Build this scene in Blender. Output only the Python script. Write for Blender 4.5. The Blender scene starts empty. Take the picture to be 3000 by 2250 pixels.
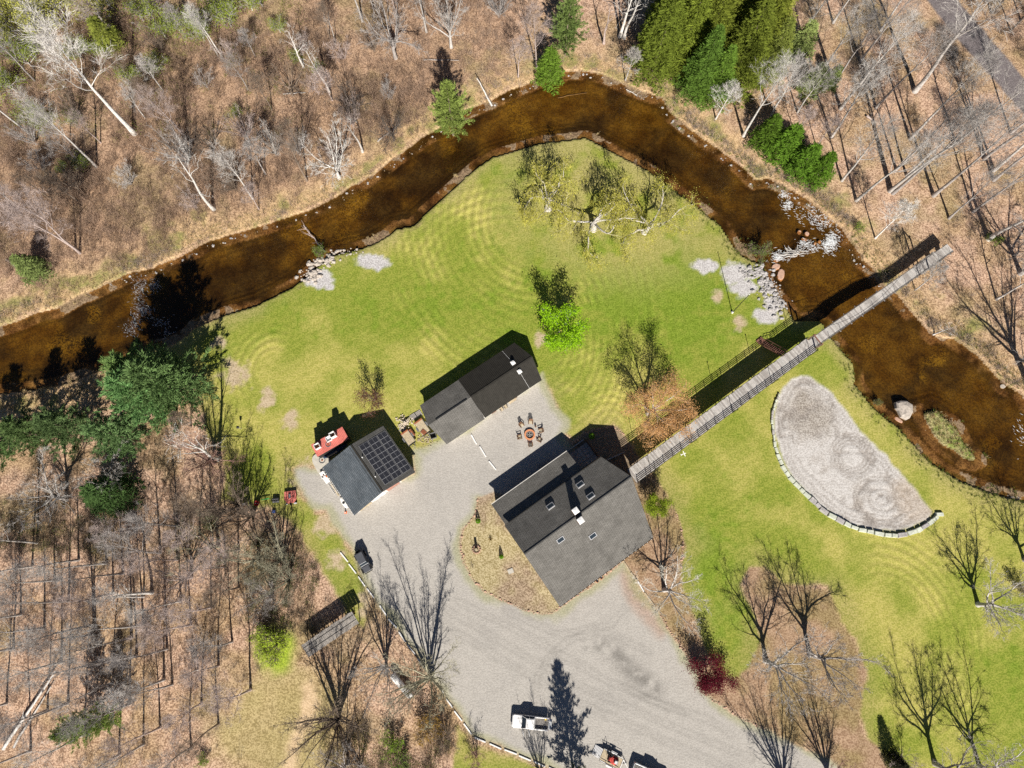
import bpy, math, random
import numpy as np
from mathutils import Vector, Matrix

# ------------------------------------------------------------------ camera, sky, sun, exposure
scene = bpy.context.scene
COL = scene.collection
CAM_H = 120.0
TILT = math.atan(475 / 2000)
CT, ST = math.cos(TILT), math.sin(TILT)
cam_data = bpy.data.cameras.new('camera')
cam_data.sensor_width = 36.0
cam_data.lens = 24.0
cam_data.clip_end = 3000
cam = bpy.data.objects.new('camera', cam_data)
cam.location = (0, 0, CAM_H)
cam.rotation_euler = (TILT, 0, 0)
COL.objects.link(cam)
scene.camera = cam

SUN_EL, SUN_AZ = math.radians(38.0), math.radians(8.5)
world = bpy.data.worlds.new('World')
scene.world = world
world.use_nodes = True
wn = world.node_tree
wn.nodes.clear()
sky = wn.nodes.new('ShaderNodeTexSky')
sky.sky_type = 'NISHITA'
sky.sun_disc = False
sky.sun_elevation = SUN_EL
sky.sun_rotation = math.pi - SUN_AZ
sky.air_density = 0.5
sky.dust_density = 0.1
sky.altitude = 1000
bg = wn.nodes.new('ShaderNodeBackground')
bg.inputs[1].default_value = 0.05
wo = wn.nodes.new('ShaderNodeOutputWorld')
wn.links.new(sky.outputs[0], bg.inputs[0])
wn.links.new(bg.outputs[0], wo.inputs[0])
sun_data = bpy.data.lights.new('sun', 'SUN')
sun_data.energy = 5.0
sun_data.angle = math.radians(0.5)
sun_data.color = (1.0, 0.945, 0.86)
sun = bpy.data.objects.new('sun', sun_data)
sun.rotation_euler = Vector((-math.sin(SUN_AZ) * math.cos(SUN_EL), math.cos(SUN_AZ) * math.cos(SUN_EL), -math.sin(SUN_EL))).to_track_quat('-Z', 'Y').to_euler()
sun.location = (0, -60, 80)
COL.objects.link(sun)
vs = scene.view_settings
vs.view_transform = 'Standard'
vs.look = 'None'
vs.exposure = 0.6
vs.gamma = 1.0
vs.use_curve_mapping = False
scene.cycles.use_denoising = False
scene.cycles.max_bounces = 5
scene.cycles.sample_clamp_indirect = 3.0
scene.cycles.diffuse_bounces = 2
scene.cycles.glossy_bounces = 2
scene.cycles.transparent_max_bounces = 8

rng = np.random.default_rng(7)
random.seed(7)


def P(px, py, z=0.0):
    """survey point of the aerial photograph -> metres on the site"""
    u = (px - 1500) / 2000
    v = (1125 - py) / 2000
    t = (CAM_H - z) / (CT - v * ST)
    return np.array([u * t, (v * CT + ST) * t, z])


def PP(pts, z=0.0):
    return np.array([P(a, b, z)[:2] for a, b in pts])


# ------------------------------------------------------------------ noise and distance helpers
def vnoise(x, y, seed=0):
    xi = np.floor(x).astype(np.int64)
    yi = np.floor(y).astype(np.int64)
    fx, fy = x - xi, y - yi
    fx = fx * fx * (3 - 2 * fx)
    fy = fy * fy * (3 - 2 * fy)

    def h(a, b):
        n = (a * 374761393 + b * 668265263 + seed * 1274126177) & 0x7fffffff
        n = ((n ^ (n >> 13)) * 1274126177) & 0x7fffffff
        return ((n ^ (n >> 16)) & 0xffff) / 65535.0
    return (h(xi, yi) * (1 - fx) + h(xi + 1, yi) * fx) * (1 - fy) + (h(xi, yi + 1) * (1 - fx) + h(xi + 1, yi + 1) * fx) * fy


def fbm(x, y, scale, octs=4, seed=0):
    s, a, t = 0.0, 1.0, 0.0
    for i in range(octs):
        s = s + a * vnoise(x / scale, y / scale, seed + i * 17)
        t += a
        a *= 0.55
        scale *= 0.5
    return s / t


def sdf(X, Y, poly, pad=12.0):
    """signed distance to polygon, negative inside; points far from the bounding box get +pad"""
    x0, y0 = poly.min(0) - pad
    x1, y1 = poly.max(0) + pad
    out = np.full(X.shape, pad)
    m = (X > x0) & (X < x1) & (Y > y0) & (Y < y1)
    x, y = X[m], Y[m]
    d2 = np.full(x.shape, 1e9)
    ins = np.zeros(x.shape, bool)
    n = len(poly)
    for i in range(n):
        ax, ay = poly[i]
        bx, by = poly[(i + 1) % n]
        ex, ey = bx - ax, by - ay
        t = np.clip(((x - ax) * ex + (y - ay) * ey) / (ex * ex + ey * ey + 1e-12), 0, 1)
        d2 = np.minimum(d2, (x - ax - t * ex) ** 2 + (y - ay - t * ey) ** 2)
        if ay != by:
            c = ((ay > y) != (by > y)) & (x < ex * (y - ay) / (by - ay) + ax)
            ins ^= c
    d = np.sqrt(d2)
    d[ins] *= -1
    out[m] = d
    return out


def linedist(X, Y, pts):
    d2 = np.full(X.shape, 1e9)
    for i in range(len(pts) - 1):
        ax, ay = pts[i]
        ex, ey = pts[i + 1][0] - ax, pts[i + 1][1] - ay
        t = np.clip(((X - ax) * ex + (Y - ay) * ey) / (ex * ex + ey * ey), 0, 1)
        d2 = np.minimum(d2, (X - ax - t * ex) ** 2 + (Y - ay - t * ey) ** 2)
    return np.sqrt(d2)


def smooth(e0, e1, x):
    t = np.clip((x - e0) / (e1 - e0), 0, 1)
    return t * t * (3 - 2 * t)


# ------------------------------------------------------------------ object helpers
def tag(o, label=None, cat=None, group=None, kind=None):
    if label:
        o['label'] = label
    if cat:
        o['category'] = cat
    if group:
        o['group'] = group
    if kind:
        o['kind'] = kind
    return o


def empty(name, label, cat, loc=(0, 0, 0), rz=0.0, group=None):
    o = bpy.data.objects.new(name, None)
    COL.objects.link(o)
    o.location = loc
    o.rotation_euler = (0, 0, rz)
    o.empty_display_size = 0.3
    return tag(o, label, cat, group)


def mesh_obj(name, me, parent=None, color=None):
    o = bpy.data.objects.new(name, me)
    COL.objects.link(o)
    if parent is not None:
        o.parent = parent
    if color is not None:
        o.color = (*color, 1)
    return o


def mesh_np(name, V, F, mat=None, smooth_shade=False):
    """V (n,3), F (m,3) or (m,4) arrays -> mesh"""
    me = bpy.data.meshes.new(name)
    V = np.asarray(V, np.float32)
    F = np.asarray(F, np.int32)
    k = F.shape[1]
    me.vertices.add(len(V))
    me.vertices.foreach_set('co', V.ravel())
    me.loops.add(F.size)
    me.loops.foreach_set('vertex_index', F.ravel())
    me.polygons.add(len(F))
    me.polygons.foreach_set('loop_start', np.arange(len(F), dtype=np.int32) * k)
    if smooth_shade:
        me.polygons.foreach_set('use_smooth', np.ones(len(F), bool))
    me.update(calc_edges=True)
    if mat:
        me.materials.append(mat)
    return me


class MB:
    """collects boxes, prisms, tubes into one mesh"""

    def __init__(s):
        s.V, s.F = [], []

    def add(s, verts, faces):
        b = len(s.V)
        s.V += [tuple(map(float, v)) for v in verts]
        s.F += [tuple(b + i for i in f) for f in faces]
        return s

    def box(s, c, size, rz=0.0, M=None, taper=1.0):
        hx, hy, hz = [a / 2 for a in size]
        vs_ = []
        for z in (-hz, hz):
            k = taper if z > 0 else 1.0
            for x, y in ((-hx, -hy), (hx, -hy), (hx, hy), (-hx, hy)):
                vs_.append(Vector((x * k, y * k, z)))
        R = M if M is not None else Matrix.Rotation(rz, 3, 'Z')
        c = Vector(c)
        s.add([R @ v + c for v in vs_], [(3, 2, 1, 0), (4, 5, 6, 7), (0, 1, 5, 4), (1, 2, 6, 5), (2, 3, 7, 6), (3, 0, 4, 7)])
        return s

    def beam(s, a, b, w, h):
        a, b = Vector(a), Vector(b)
        d = b - a
        q = d.to_track_quat('X', 'Z').to_matrix()
        s.box((a + b) / 2, (d.length, w, h), M=q)
        return s

    def prism(s, poly, z0, z1):
        n = len(poly)
        s.add([(x, y, z0) for x, y in poly] + [(x, y, z1) for x, y in poly],
              [tuple(range(n - 1, -1, -1)), tuple(range(n, 2 * n))] + [(i, (i + 1) % n, n + (i + 1) % n, n + i) for i in range(n)])
        return s

    def extrude(s, profile, x0, x1):
        """profile in (y,z), extruded along x"""
        n = len(profile)
        s.add([(x0, y, z) for y, z in profile] + [(x1, y, z) for y, z in profile],
              [tuple(range(n - 1, -1, -1)), tuple(range(n, 2 * n))] + [(i, (i + 1) % n, n + (i + 1) % n, n + i) for i in range(n)])
        return s

    def slab(s, quad, th):
        """thick slab below a polygon of 3-D points"""
        n = len(quad)
        s.add(list(quad) + [(x, y, z - th) for x, y, z in quad],
              [tuple(range(n)), tuple(range(2 * n - 1, n - 1, -1))] + [(i, n + i, n + (i + 1) % n, (i + 1) % n) for i in range(n)])
        return s

    def cyl(s, c, r, h, n=12, r2=None, axis='Z'):
        r2 = r if r2 is None else r2
        vs_ = []
        for k, rr in ((0, r), (1, r2)):
            for i in range(n):
                a = 2 * math.pi * i / n
                p = (rr * math.cos(a), rr * math.sin(a), (k - 0.5) * h)
                if axis == 'Y':
                    p = (p[0], p[2], p[1])
                if axis == 'X':
                    p = (p[2], p[0], p[1])
                vs_.append((p[0] + c[0], p[1] + c[1], p[2] + c[2]))
        s.add(vs_, [tuple(range(n - 1, -1, -1)), tuple(range(n, 2 * n))] + [(i, (i + 1) % n, n + (i + 1) % n, n + i) for i in range(n)])
        return s

    def tube(s, pts, rad, n=6):
        T = TB()
        T.tube([np.array(p, float) for p in pts], rad if isinstance(rad, (list, tuple)) else [rad] * len(pts), n)
        s.add(T.verts(), [tuple(f) for f in T.quads()])
        return s

    def blob(s, c, size, seed=0, sub=1, jit=0.18):
        V, F = ICO[sub]
        r = np.random.default_rng(seed)
        off = 1 + r.normal(0, jit, len(V))[:, None]
        W = V * off * np.array(size) / 2 + np.array(c)
        s.add(W, [tuple(f) for f in F])
        return s

    def build(s, name, mat, parent=None, smooth_shade=False, bevel=0.0, color=None):
        me = bpy.data.meshes.new(name)
        me.from_pydata(s.V, [], s.F)
        if smooth_shade:
            me.polygons.foreach_set('use_smooth', [True] * len(me.polygons))
        me.materials.append(mat)
        me.update()
        o = mesh_obj(name, me, parent, color)
        if bevel:
            m = o.modifiers.new('bevel', 'BEVEL')
            m.width = bevel
            m.segments = 2
            m.limit_method = 'ANGLE'
        return o


def ico(sub):
    t = (1 + 5 ** .5) / 2
    V = [(-1, t, 0), (1, t, 0), (-1, -t, 0), (1, -t, 0), (0, -1, t), (0, 1, t), (0, -1, -t), (0, 1, -t), (t, 0, -1), (t, 0, 1), (-t, 0, -1), (-t, 0, 1)]
    F = [(0, 11, 5), (0, 5, 1), (0, 1, 7), (0, 7, 10), (0, 10, 11), (1, 5, 9), (5, 11, 4), (11, 10, 2), (10, 7, 6), (7, 1, 8), (3, 9, 4), (3, 4, 2), (3, 2, 6), (3, 6, 8), (3, 8, 9), (4, 9, 5), (2, 4, 11), (6, 2, 10), (8, 6, 7), (9, 8, 1)]
    V = [np.array(v, float) / np.linalg.norm(v) for v in V]
    for _ in range(sub):
        cache, nf = {}, []

        def mid(a, b):
            k = (min(a, b), max(a, b))
            if k not in cache:
                m = V[a] + V[b]
                V.append(m / np.linalg.norm(m))
                cache[k] = len(V) - 1
            return cache[k]
        for a, b, c in F:
            ab, bc, ca = mid(a, b), mid(b, c), mid(c, a)
            nf += [(a, ab, ca), (b, bc, ab), (c, ca, bc), (ab, bc, ca)]
        F = nf
    return np.array(V), np.array(F)


ICO = [ico(0), ico(1), ico(2)]


class TB:
    """numpy collector: tubes (quads) and leaf/twig triangles"""

    def __init__(s):
        s.q, s.qv, s.n = [], [], 0
        s.tv = []

    def tube(s, pts, rad, n):
        pts = np.asarray(pts, float)
        d = np.gradient(pts, axis=0)
        d /= np.linalg.norm(d, axis=1)[:, None] + 1e-9
        ref = np.array([0.31, 0.17, 0.93]) if abs(d[0][2]) < 0.8 else np.array([0.95, 0.2, 0.1])
        a = np.cross(d, ref)
        a /= np.linalg.norm(a, axis=1)[:, None] + 1e-9
        b = np.cross(d, a)
        ang = np.arange(n) * 2 * math.pi / n
        R = np.asarray(rad, float)[:, None, None]
        ring = pts[:, None, :] + R * (np.cos(ang)[None, :, None] * a[:, None, :] + np.sin(ang)[None, :, None] * b[:, None, :])
        m = len(pts)
        base = s.n
        s.qv.append(ring.reshape(-1, 3))
        i = np.arange(m - 1)[:, None] * n + np.arange(n)[None, :]
        j = np.arange(m - 1)[:, None] * n + (np.arange(n)[None, :] + 1) % n
        s.q.append((np.stack([i, j, j + n, i + n], -1) + base).reshape(-1, 4))
        s.n += m * n

    def verts(s):
        return np.concatenate(s.qv)

    def quads(s):
        return np.concatenate(s.q)

    def tris(s, p, d, L, W, r):
        """thin triangles: base at p, pointing along d"""
        p, d = np.asarray(p), np.asarray(d)
        d = d / (np.linalg.norm(d, axis=1)[:, None] + 1e-9)
        k = np.cross(d, r.normal(size=d.shape))
        k /= np.linalg.norm(k, axis=1)[:, None] + 1e-9
        L = np.broadcast_to(L, (len(p),))[:, None]
        W = np.broadcast_to(W, (len(p),))[:, None]
        s.tv.append(np.stack([p - k * W / 2, p + k * W / 2, p + d * L], 1).reshape(-1, 3))

    def leaves(s, p, size, r, flat=0.5):
        """small leaf-shaped quads folded to two triangles, roughly facing up"""
        n = len(p)
        nrm = r.normal(size=(n, 3)) * (1 - flat)
        nrm[:, 2] = np.abs(nrm[:, 2]) + flat
        nrm /= np.linalg.norm(nrm, axis=1)[:, None]
        a = np.cross(nrm, r.normal(size=(n, 3)))
        a /= np.linalg.norm(a, axis=1)[:, None] + 1e-9
        b = np.cross(nrm, a)
        sz = (size * r.uniform(0.6, 1.3, n))[:, None]
        A, B, C, D = p - a * sz * .5, p + b * sz * .28, p + a * sz * .5, p - b * sz * .28
        s.tv.append(np.stack([A, B, C, A, C, D], 1).reshape(-1, 3))

    def mesh(s, name, mat):
        Vs, Fs = [], []
        if s.qv:
            Vs.append(s.verts())
            q = s.quads()
            Fs += [q[:, [0, 1, 2]], q[:, [0, 2, 3]]]
        if s.tv:
            T = np.concatenate(s.tv)
            Fs.append(np.arange(len(T)).reshape(-1, 3) + (s.n if s.qv else 0))
            Vs.append(T)
        return mesh_np(name, np.concatenate(Vs), np.concatenate(Fs), mat)


# ------------------------------------------------------------------ materials
def new_mat(name):
    m = bpy.data.materials.new(name)
    m.use_nodes = True
    nt = m.node_tree
    nt.nodes.clear()
    out = nt.nodes.new('ShaderNodeOutputMaterial')
    return m, nt, out


def principled(nt, out, rough=0.8, metal=0.0, spec=0.3):
    b = nt.nodes.new('ShaderNodeBsdfPrincipled')
    b.inputs['Roughness'].default_value = rough
    b.inputs['Metallic'].default_value = metal
    b.inputs['Specular IOR Level'].default_value = spec
    nt.links.new(b.outputs[0], out.inputs[0])
    return b


def noise(nt, scale, detail=4, rough=0.6, coord='pos'):
    n = nt.nodes.new('ShaderNodeTexNoise')
    n.inputs['Scale'].default_value = scale
    n.inputs['Detail'].default_value = detail
    n.inputs['Roughness'].default_value = rough
    if coord == 'pos':
        g = nt.nodes.new('ShaderNodeNewGeometry')
        nt.links.new(g.outputs['Position'], n.inputs['Vector'])
    else:
        g = nt.nodes.new('ShaderNodeTexCoord')
        nt.links.new(g.outputs['Object'], n.inputs['Vector'])
    return n


def maprange(nt, src, a, b, c, d):
    m = nt.nodes.new('ShaderNodeMapRange')
    nt.links.new(src, m.inputs[0])
    for i, v in enumerate((a, b, c, d)):
        m.inputs[i + 1].default_value = v
    return m.outputs[0]


def mixcol(nt, fac, A, B, mode='MIX'):
    m = nt.nodes.new('ShaderNodeMix')
    m.data_type = 'RGBA'
    m.blend_type = mode
    for sock, val in ((m.inputs[0], fac), (m.inputs[6], A), (m.inputs[7], B)):
        if isinstance(val, (int, float)):
            sock.default_value = val
        elif isinstance(val, tuple):
            sock.default_value = (*val, 1) if len(val) == 3 else val
        else:
            nt.links.new(val, sock)
    return m.outputs[2]


def mat_plain(name, col, rough=0.7, metal=0.0, amp=0.25, scale=3.0, spec=0.3, coord='pos'):
    m, nt, out = new_mat(name)
    b = principled(nt, out, rough, metal, spec)
    n = noise(nt, scale, 5, 0.65, coord)
    f = maprange(nt, n.outputs['Fac'], 0.3, 0.7, 1 - amp, 1 + amp)
    nt.links.new(mixcol(nt, 1.0, tuple(col), f, 'MULTIPLY'), b.inputs['Base Color'])
    return m


def mat_objcol(name, rough=0.85, amp=0.3, scale=4.0, transl=0.0):
    """colour comes from the object's own colour, broken by noise"""
    m, nt, out = new_mat(name)
    oi = nt.nodes.new('ShaderNodeObjectInfo')
    n = noise(nt, scale, 3, 0.6)
    f = maprange(nt, n.outputs['Fac'], 0.3, 0.7, 1 - amp, 1 + amp)
    c = mixcol(nt, 1.0, oi.outputs['Color'], f, 'MULTIPLY')
    if transl:
        d = nt.nodes.new('ShaderNodeBsdfDiffuse')
        t = nt.nodes.new('ShaderNodeBsdfTranslucent')
        mx = nt.nodes.new('ShaderNodeMixShader')
        mx.inputs[0].default_value = transl
        nt.links.new(c, d.inputs[0])
        nt.links.new(c, t.inputs[0])
        nt.links.new(d.outputs[0], mx.inputs[1])
        nt.links.new(t.outputs[0], mx.inputs[2])
        nt.links.new(mx.outputs[0], out.inputs[0])
    else:
        b = principled(nt, out, rough, 0, 0.2)
        nt.links.new(c, b.inputs['Base Color'])
    return m


def mat_ground():
    m, nt, out = new_mat('ground_cover')
    b = principled(nt, out, 0.95, 0, 0.1)
    a1 = nt.nodes.new('ShaderNodeAttribute')
    a1.attribute_name = 'tone_a'
    a2 = nt.nodes.new('ShaderNodeAttribute')
    a2.attribute_name = 'tone_b'
    n1 = noise(nt, 0.9, 4, 0.7)
    n2 = noise(nt, 3.6, 2, 0.75)
    f1 = maprange(nt, n1.outputs['Fac'], 0.40, 0.60, -0.15, 1.15)
    f2 = maprange(nt, n2.outputs['Fac'], 0.42, 0.58, -0.25, 1.25)
    ad = nt.nodes.new('ShaderNodeMath')
    ad.operation = 'MULTIPLY_ADD'
    nt.links.new(f2, ad.inputs[0])
    ad.inputs[1].default_value = 0.6
    mu = nt.nodes.new('ShaderNodeMath')
    mu.operation = 'MULTIPLY'
    mu.inputs[1].default_value = 0.4
    nt.links.new(f1, mu.inputs[0])
    nt.links.new(mu.outputs[0], ad.inputs[2])
    nt.links.new(mixcol(nt, ad.outputs[0], a1.outputs['Color'], a2.outputs['Color']), b.inputs['Base Color'])
    bu = nt.nodes.new('ShaderNodeBump')
    bu.inputs['Strength'].default_value = 0.5
    bu.inputs['Distance'].default_value = 0.12
    nt.links.new(n2.outputs['Fac'], bu.inputs['Height'])
    nt.links.new(bu.outputs[0], b.inputs['Normal'])
    return m


def mat_water():
    m, nt, out = new_mat('creek_water')
    tr = nt.nodes.new('ShaderNodeBsdfTransparent')
    n0 = noise(nt, 0.25, 4, 0.6)
    nt.links.new(mixcol(nt, maprange(nt, n0.outputs['Fac'], 0.35, 0.65, 0, 1), (0.66, 0.52, 0.34), (0.93, 0.80, 0.56)), tr.inputs[0])
    gl = nt.nodes.new('ShaderNodeBsdfGlossy')
    gl.inputs['Roughness'].default_value = 0.3
    lw = nt.nodes.new('ShaderNodeLayerWeight')
    pw = nt.nodes.new('ShaderNodeMath')
    pw.operation = 'POWER'
    nt.links.new(lw.outputs['Facing'], pw.inputs[0])
    pw.inputs[1].default_value = 5.0
    fr = nt.nodes.new('ShaderNodeMath')
    fr.operation = 'MULTIPLY_ADD'
    nt.links.new(pw.outputs[0], fr.inputs[0])
    fr.inputs[1].default_value = 0.9
    fr.inputs[2].default_value = 0.025
    n = noise(nt, 2.2, 4, 0.6)
    bu = nt.nodes.new('ShaderNodeBump')
    bu.inputs['Strength'].default_value = 0.15
    bu.inputs['Distance'].default_value = 0.05
    nt.links.new(n.outputs['Fac'], bu.inputs['Height'])
    nt.links.new(bu.outputs[0], gl.inputs['Normal'])
    nt.links.new(bu.outputs[0], lw.inputs['Normal'])
    mx = nt.nodes.new('ShaderNodeMixShader')
    nt.links.new(fr.outputs[0], mx.inputs[0])
    nt.links.new(tr.outputs[0], mx.inputs[1])
    nt.links.new(gl.outputs[0], mx.inputs[2])
    nt.links.new(mx.outputs[0], out.inputs[0])
    return m


def mat_shingle(name, c1, c2, course=0.28):
    """courses run along local x; colour steps and fine relief by row"""
    m, nt, out = new_mat(name)
    b = principled(nt, out, 0.95, 0, 0.04)
    tc = nt.nodes.new('ShaderNodeTexCoord')
    mp = nt.nodes.new('ShaderNodeMapping')
    mp.inputs['Scale'].default_value = (1, 1, 0)
    nt.links.new(tc.outputs['Object'], mp.inputs[0])
    br = nt.nodes.new('ShaderNodeTexBrick')
    br.inputs['Scale'].default_value = 1.0
    br.inputs['Brick Width'].default_value = 0.9
    br.inputs['Row Height'].default_value = course
    br.inputs['Mortar Size'].default_value = 0.03
    br.inputs['Color1'].default_value = (*c1, 1)
    br.inputs['Color2'].default_value = (*c2, 1)
    br.inputs['Mortar'].default_value = tuple(x * 0.5 for x in c1) + (1,)
    nt.links.new(mp.outputs[0], br.inputs['Vector'])
    n = noise(nt, 0.45, 6, 0.75)
    f = maprange(nt, n.outputs['Fac'], 0.3, 0.7, 0.72, 1.22)
    nt.links.new(mixcol(nt, 1.0, br.outputs['Color'], f, 'MULTIPLY'), b.inputs['Base Color'])
    bu = nt.nodes.new('ShaderNodeBump')
    bu.inputs['Strength'].default_value = 0.4
    bu.inputs['Distance'].default_value = 0.02
    nt.links.new(br.outputs['Fac'], bu.inputs['Height'])
    bu.invert = True
    nt.links.new(bu.outputs[0], b.inputs['Normal'])
    return m


def mat_solar():
    m, nt, out = new_mat('solar_cells')
    b = principled(nt, out, 0.25, 0, 0.5)
    tc = nt.nodes.new('ShaderNodeTexCoord')
    mp = nt.nodes.new('ShaderNodeMapping')
    mp.inputs['Scale'].default_value = (1, 1, 0)
    nt.links.new(tc.outputs['Object'], mp.inputs[0])
    br = nt.nodes.new('ShaderNodeTexBrick')
    br.offset = 0
    br.inputs['Scale'].default_value = 1.0
    br.inputs['Brick Width'].default_value = 0.16
    br.inputs['Row Height'].default_value = 0.84
    br.inputs['Mortar Size'].default_value = 0.018
    br.inputs['Color1'].default_value = (0.006, 0.007, 0.012, 1)
    br.inputs['Color2'].default_value = (0.010, 0.011, 0.018, 1)
    br.inputs['Mortar'].default_value = (0.12, 0.12, 0.13, 1)
    nt.links.new(mp.outputs[0], br.inputs['Vector'])
    nt.links.new(br.outputs['Color'], b.inputs['Base Color'])
    return m


M = {}
M['ground'] = mat_ground()
M['water'] = mat_water()
M['bark'] = mat_objcol('bark', 0.9, 0.3, 3.0)
M['twig'] = mat_objcol('twig', 0.9, 0.25, 0.8)
M['leaf'] = mat_objcol('leaf', 0.7, 0.3, 1.6, transl=0.35)
M['needle'] = mat_objcol('needle', 0.7, 0.35, 1.3, transl=0.15)
M['paint'] = mat_objcol('paint', 0.5, 0.08, 2.0)
M['shingle_house'] = mat_shingle('shingle_house', (0.15, 0.143, 0.13), (0.185, 0.176, 0.162), .2)
M['shingle_grey'] = mat_shingle('shingle_grey', (0.10, 0.098, 0.092), (0.13, 0.126, 0.118), .2)
M['shingle_blue'] = mat_shingle('shingle_blue', (0.085, 0.10, 0.115), (0.12, 0.135, 0.15))
M['metal_roof'] = mat_plain('metal_roof', (0.036, 0.033, 0.028), 0.6, 0.0, 0.2, 1.5, 0.1)
M['solar'] = mat_solar()
M['alu'] = mat_plain('aluminium', (0.62, 0.62, 0.63), 0.5, 0.1, 0.1)
M['panel_frame'] = mat_plain('panel_frame', (0.36, 0.36, 0.37), 0.5, 0.1, 0.1)
M['door_pink'] = mat_plain('weathered_red_door', (0.40, 0.21, 0.16), 0.8, 0, 0.25, 2.0)
M['brown_wood'] = mat_plain('stained_wood', (0.16, 0.085, 0.045), 0.8, 0, 0.35, 2.0)
M['grey_wood'] = mat_plain('weathered_wood', (0.36, 0.335, 0.31), 0.9, 0, 0.3, 2.5)
M['old_wood'] = mat_plain('old_roof_plank', (0.24, 0.22, 0.20), 0.9, 0, 0.4, 2.5)
M['pale_wood'] = mat_plain('pale_wood', (0.46, 0.38, 0.26), 0.9, 0, 0.25, 3.0)
M['red_wood'] = mat_plain('red_brown_wood', (0.21, 0.10, 0.07), 0.85, 0, 0.25, 2.0)
M['dark'] = mat_plain('dark_paint', (0.022, 0.022, 0.022), 0.6, 0, 0.3)
M['black'] = mat_plain('black_rubber', (0.012, 0.012, 0.012), 0.75, 0, 0.2)
M['white'] = mat_plain('white_paint', (0.8, 0.79, 0.77), 0.5, 0, 0.06)
M['siding'] = mat_plain('pale_siding', (0.66, 0.63, 0.58), 0.7, 0, 0.12, 1.5)
M['concrete'] = mat_plain('concrete', (0.48, 0.45, 0.39), 0.9, 0, 0.18, 2.0)
M['glass'] = mat_plain('dark_glass', (0.025, 0.035, 0.045), 0.08, 0, 0.1, 1.0, 0.6)
M['red'] = mat_plain('red_paint', (0.52, 0.06, 0.045), 0.55, 0, 0.2, 3.0)
M['faded_red'] = mat_plain('faded_red_steel', (0.56, 0.16, 0.13), 0.6, 0, 0.18, 2.0)
M['orange'] = mat_plain('orange_plastic', (0.85, 0.16, 0.03), 0.5)
M['green_paint'] = mat_plain('green_paint', (0.03, 0.36, 0.09), 0.5)
M['blue_paint'] = mat_plain('blue_plastic', (0.02, 0.12, 0.55), 0.5)
M['navy'] = mat_plain('navy_tarp', (0.012, 0.03, 0.07), 0.7)
M['rust'] = mat_plain('rusty_steel', (0.33, 0.12, 0.06), 0.85, 0.2, 0.4, 5.0)
M['brick'] = mat_plain('orange_fire_brick', (0.60, 0.25, 0.12), 0.9, 0, 0.3, 6.0)
M['ash'] = mat_plain('ash', (0.16, 0.15, 0.145), 0.95, 0, 0.6, 6.0)
M['stone'] = mat_plain('field_stone', (0.42, 0.37, 0.32), 0.9, 0, 0.3, 2.5)
M['greenstone'] = mat_plain('lichened_stone', (0.52, 0.54, 0.45), 0.9, 0, 0.2, 3.0)
M['redstone'] = mat_plain('red_sandstone', (0.47, 0.30, 0.22), 0.9, 0, 0.25, 2.5)
M['graystone'] = mat_plain('pale_grey_stone', (0.36, 0.34, 0.33), 0.9, 0, 0.35, 4.0)
M['foam'] = mat_plain('white_water', (0.8, 0.83, 0.85), 0.6, 0, 0.1)
_nt = M['foam'].node_tree
_o = [n for n in _nt.nodes if n.type == 'OUTPUT_MATERIAL'][0]
_b = [n for n in _nt.nodes if n.type == 'BSDF_PRINCIPLED'][0]
_b.inputs['Alpha'].default_value = 0.55
M['firewood'] = mat_plain('split_firewood', (0.66, 0.56, 0.45), 0.9, 0, 0.3, 6.0)
M['steel'] = mat_plain('bare_steel', (0.33, 0.33, 0.33), 0.45, 0.6, 0.2)
M['silver'] = mat_plain('silver_paint', (0.55, 0.56, 0.57), 0.35, 0.3, 0.06)
M['yellow'] = mat_plain('yellow_plastic', (0.8, 0.55, 0.03), 0.5)
M['charcoal'] = mat_plain('charcoal_canvas', (0.075, 0.078, 0.09), 0.85, 0, 0.2)

# ------------------------------------------------------------------ the setting: ground, creek, lawn, gravel, sand, road
WZ = -0.42
NORTH = [(-260, 1060), (-120, 1010), (0, 972), (59, 953), (108, 931), (172, 917), (235, 881), (289, 858), (330, 838), (384, 813), (452, 800), (470, 788), (533, 764), (610, 723), (680, 700), (750, 681), (858, 646), (926, 624), (1003, 583), (1039, 556), (1107, 520), (1148, 484), (1202, 448), (1243, 416), (1292, 389), (1374, 334), (1442, 307), (1500, 276), (1527, 267), (1590, 240), (1627, 226), (1703, 219), (1762, 230), (1825, 258), (1875, 280), (1930, 294), (1948, 335), (1997, 375), (2065, 425), (2124, 466), (2169, 502), (2205, 542), (2250, 536), (2300, 560), (2367, 601), (2404, 633), (2453, 673), (2480, 714), (2508, 750), (2503, 763), (2539, 786), (2575, 840), (2616, 867), (2652, 913), (2702, 971), (2743, 1003), (2792, 1007), (2851, 1048), (2896, 1098), (2933, 1139), (2978, 1161), (3000, 1188), (3150, 1290), (3300, 1350)]
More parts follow.
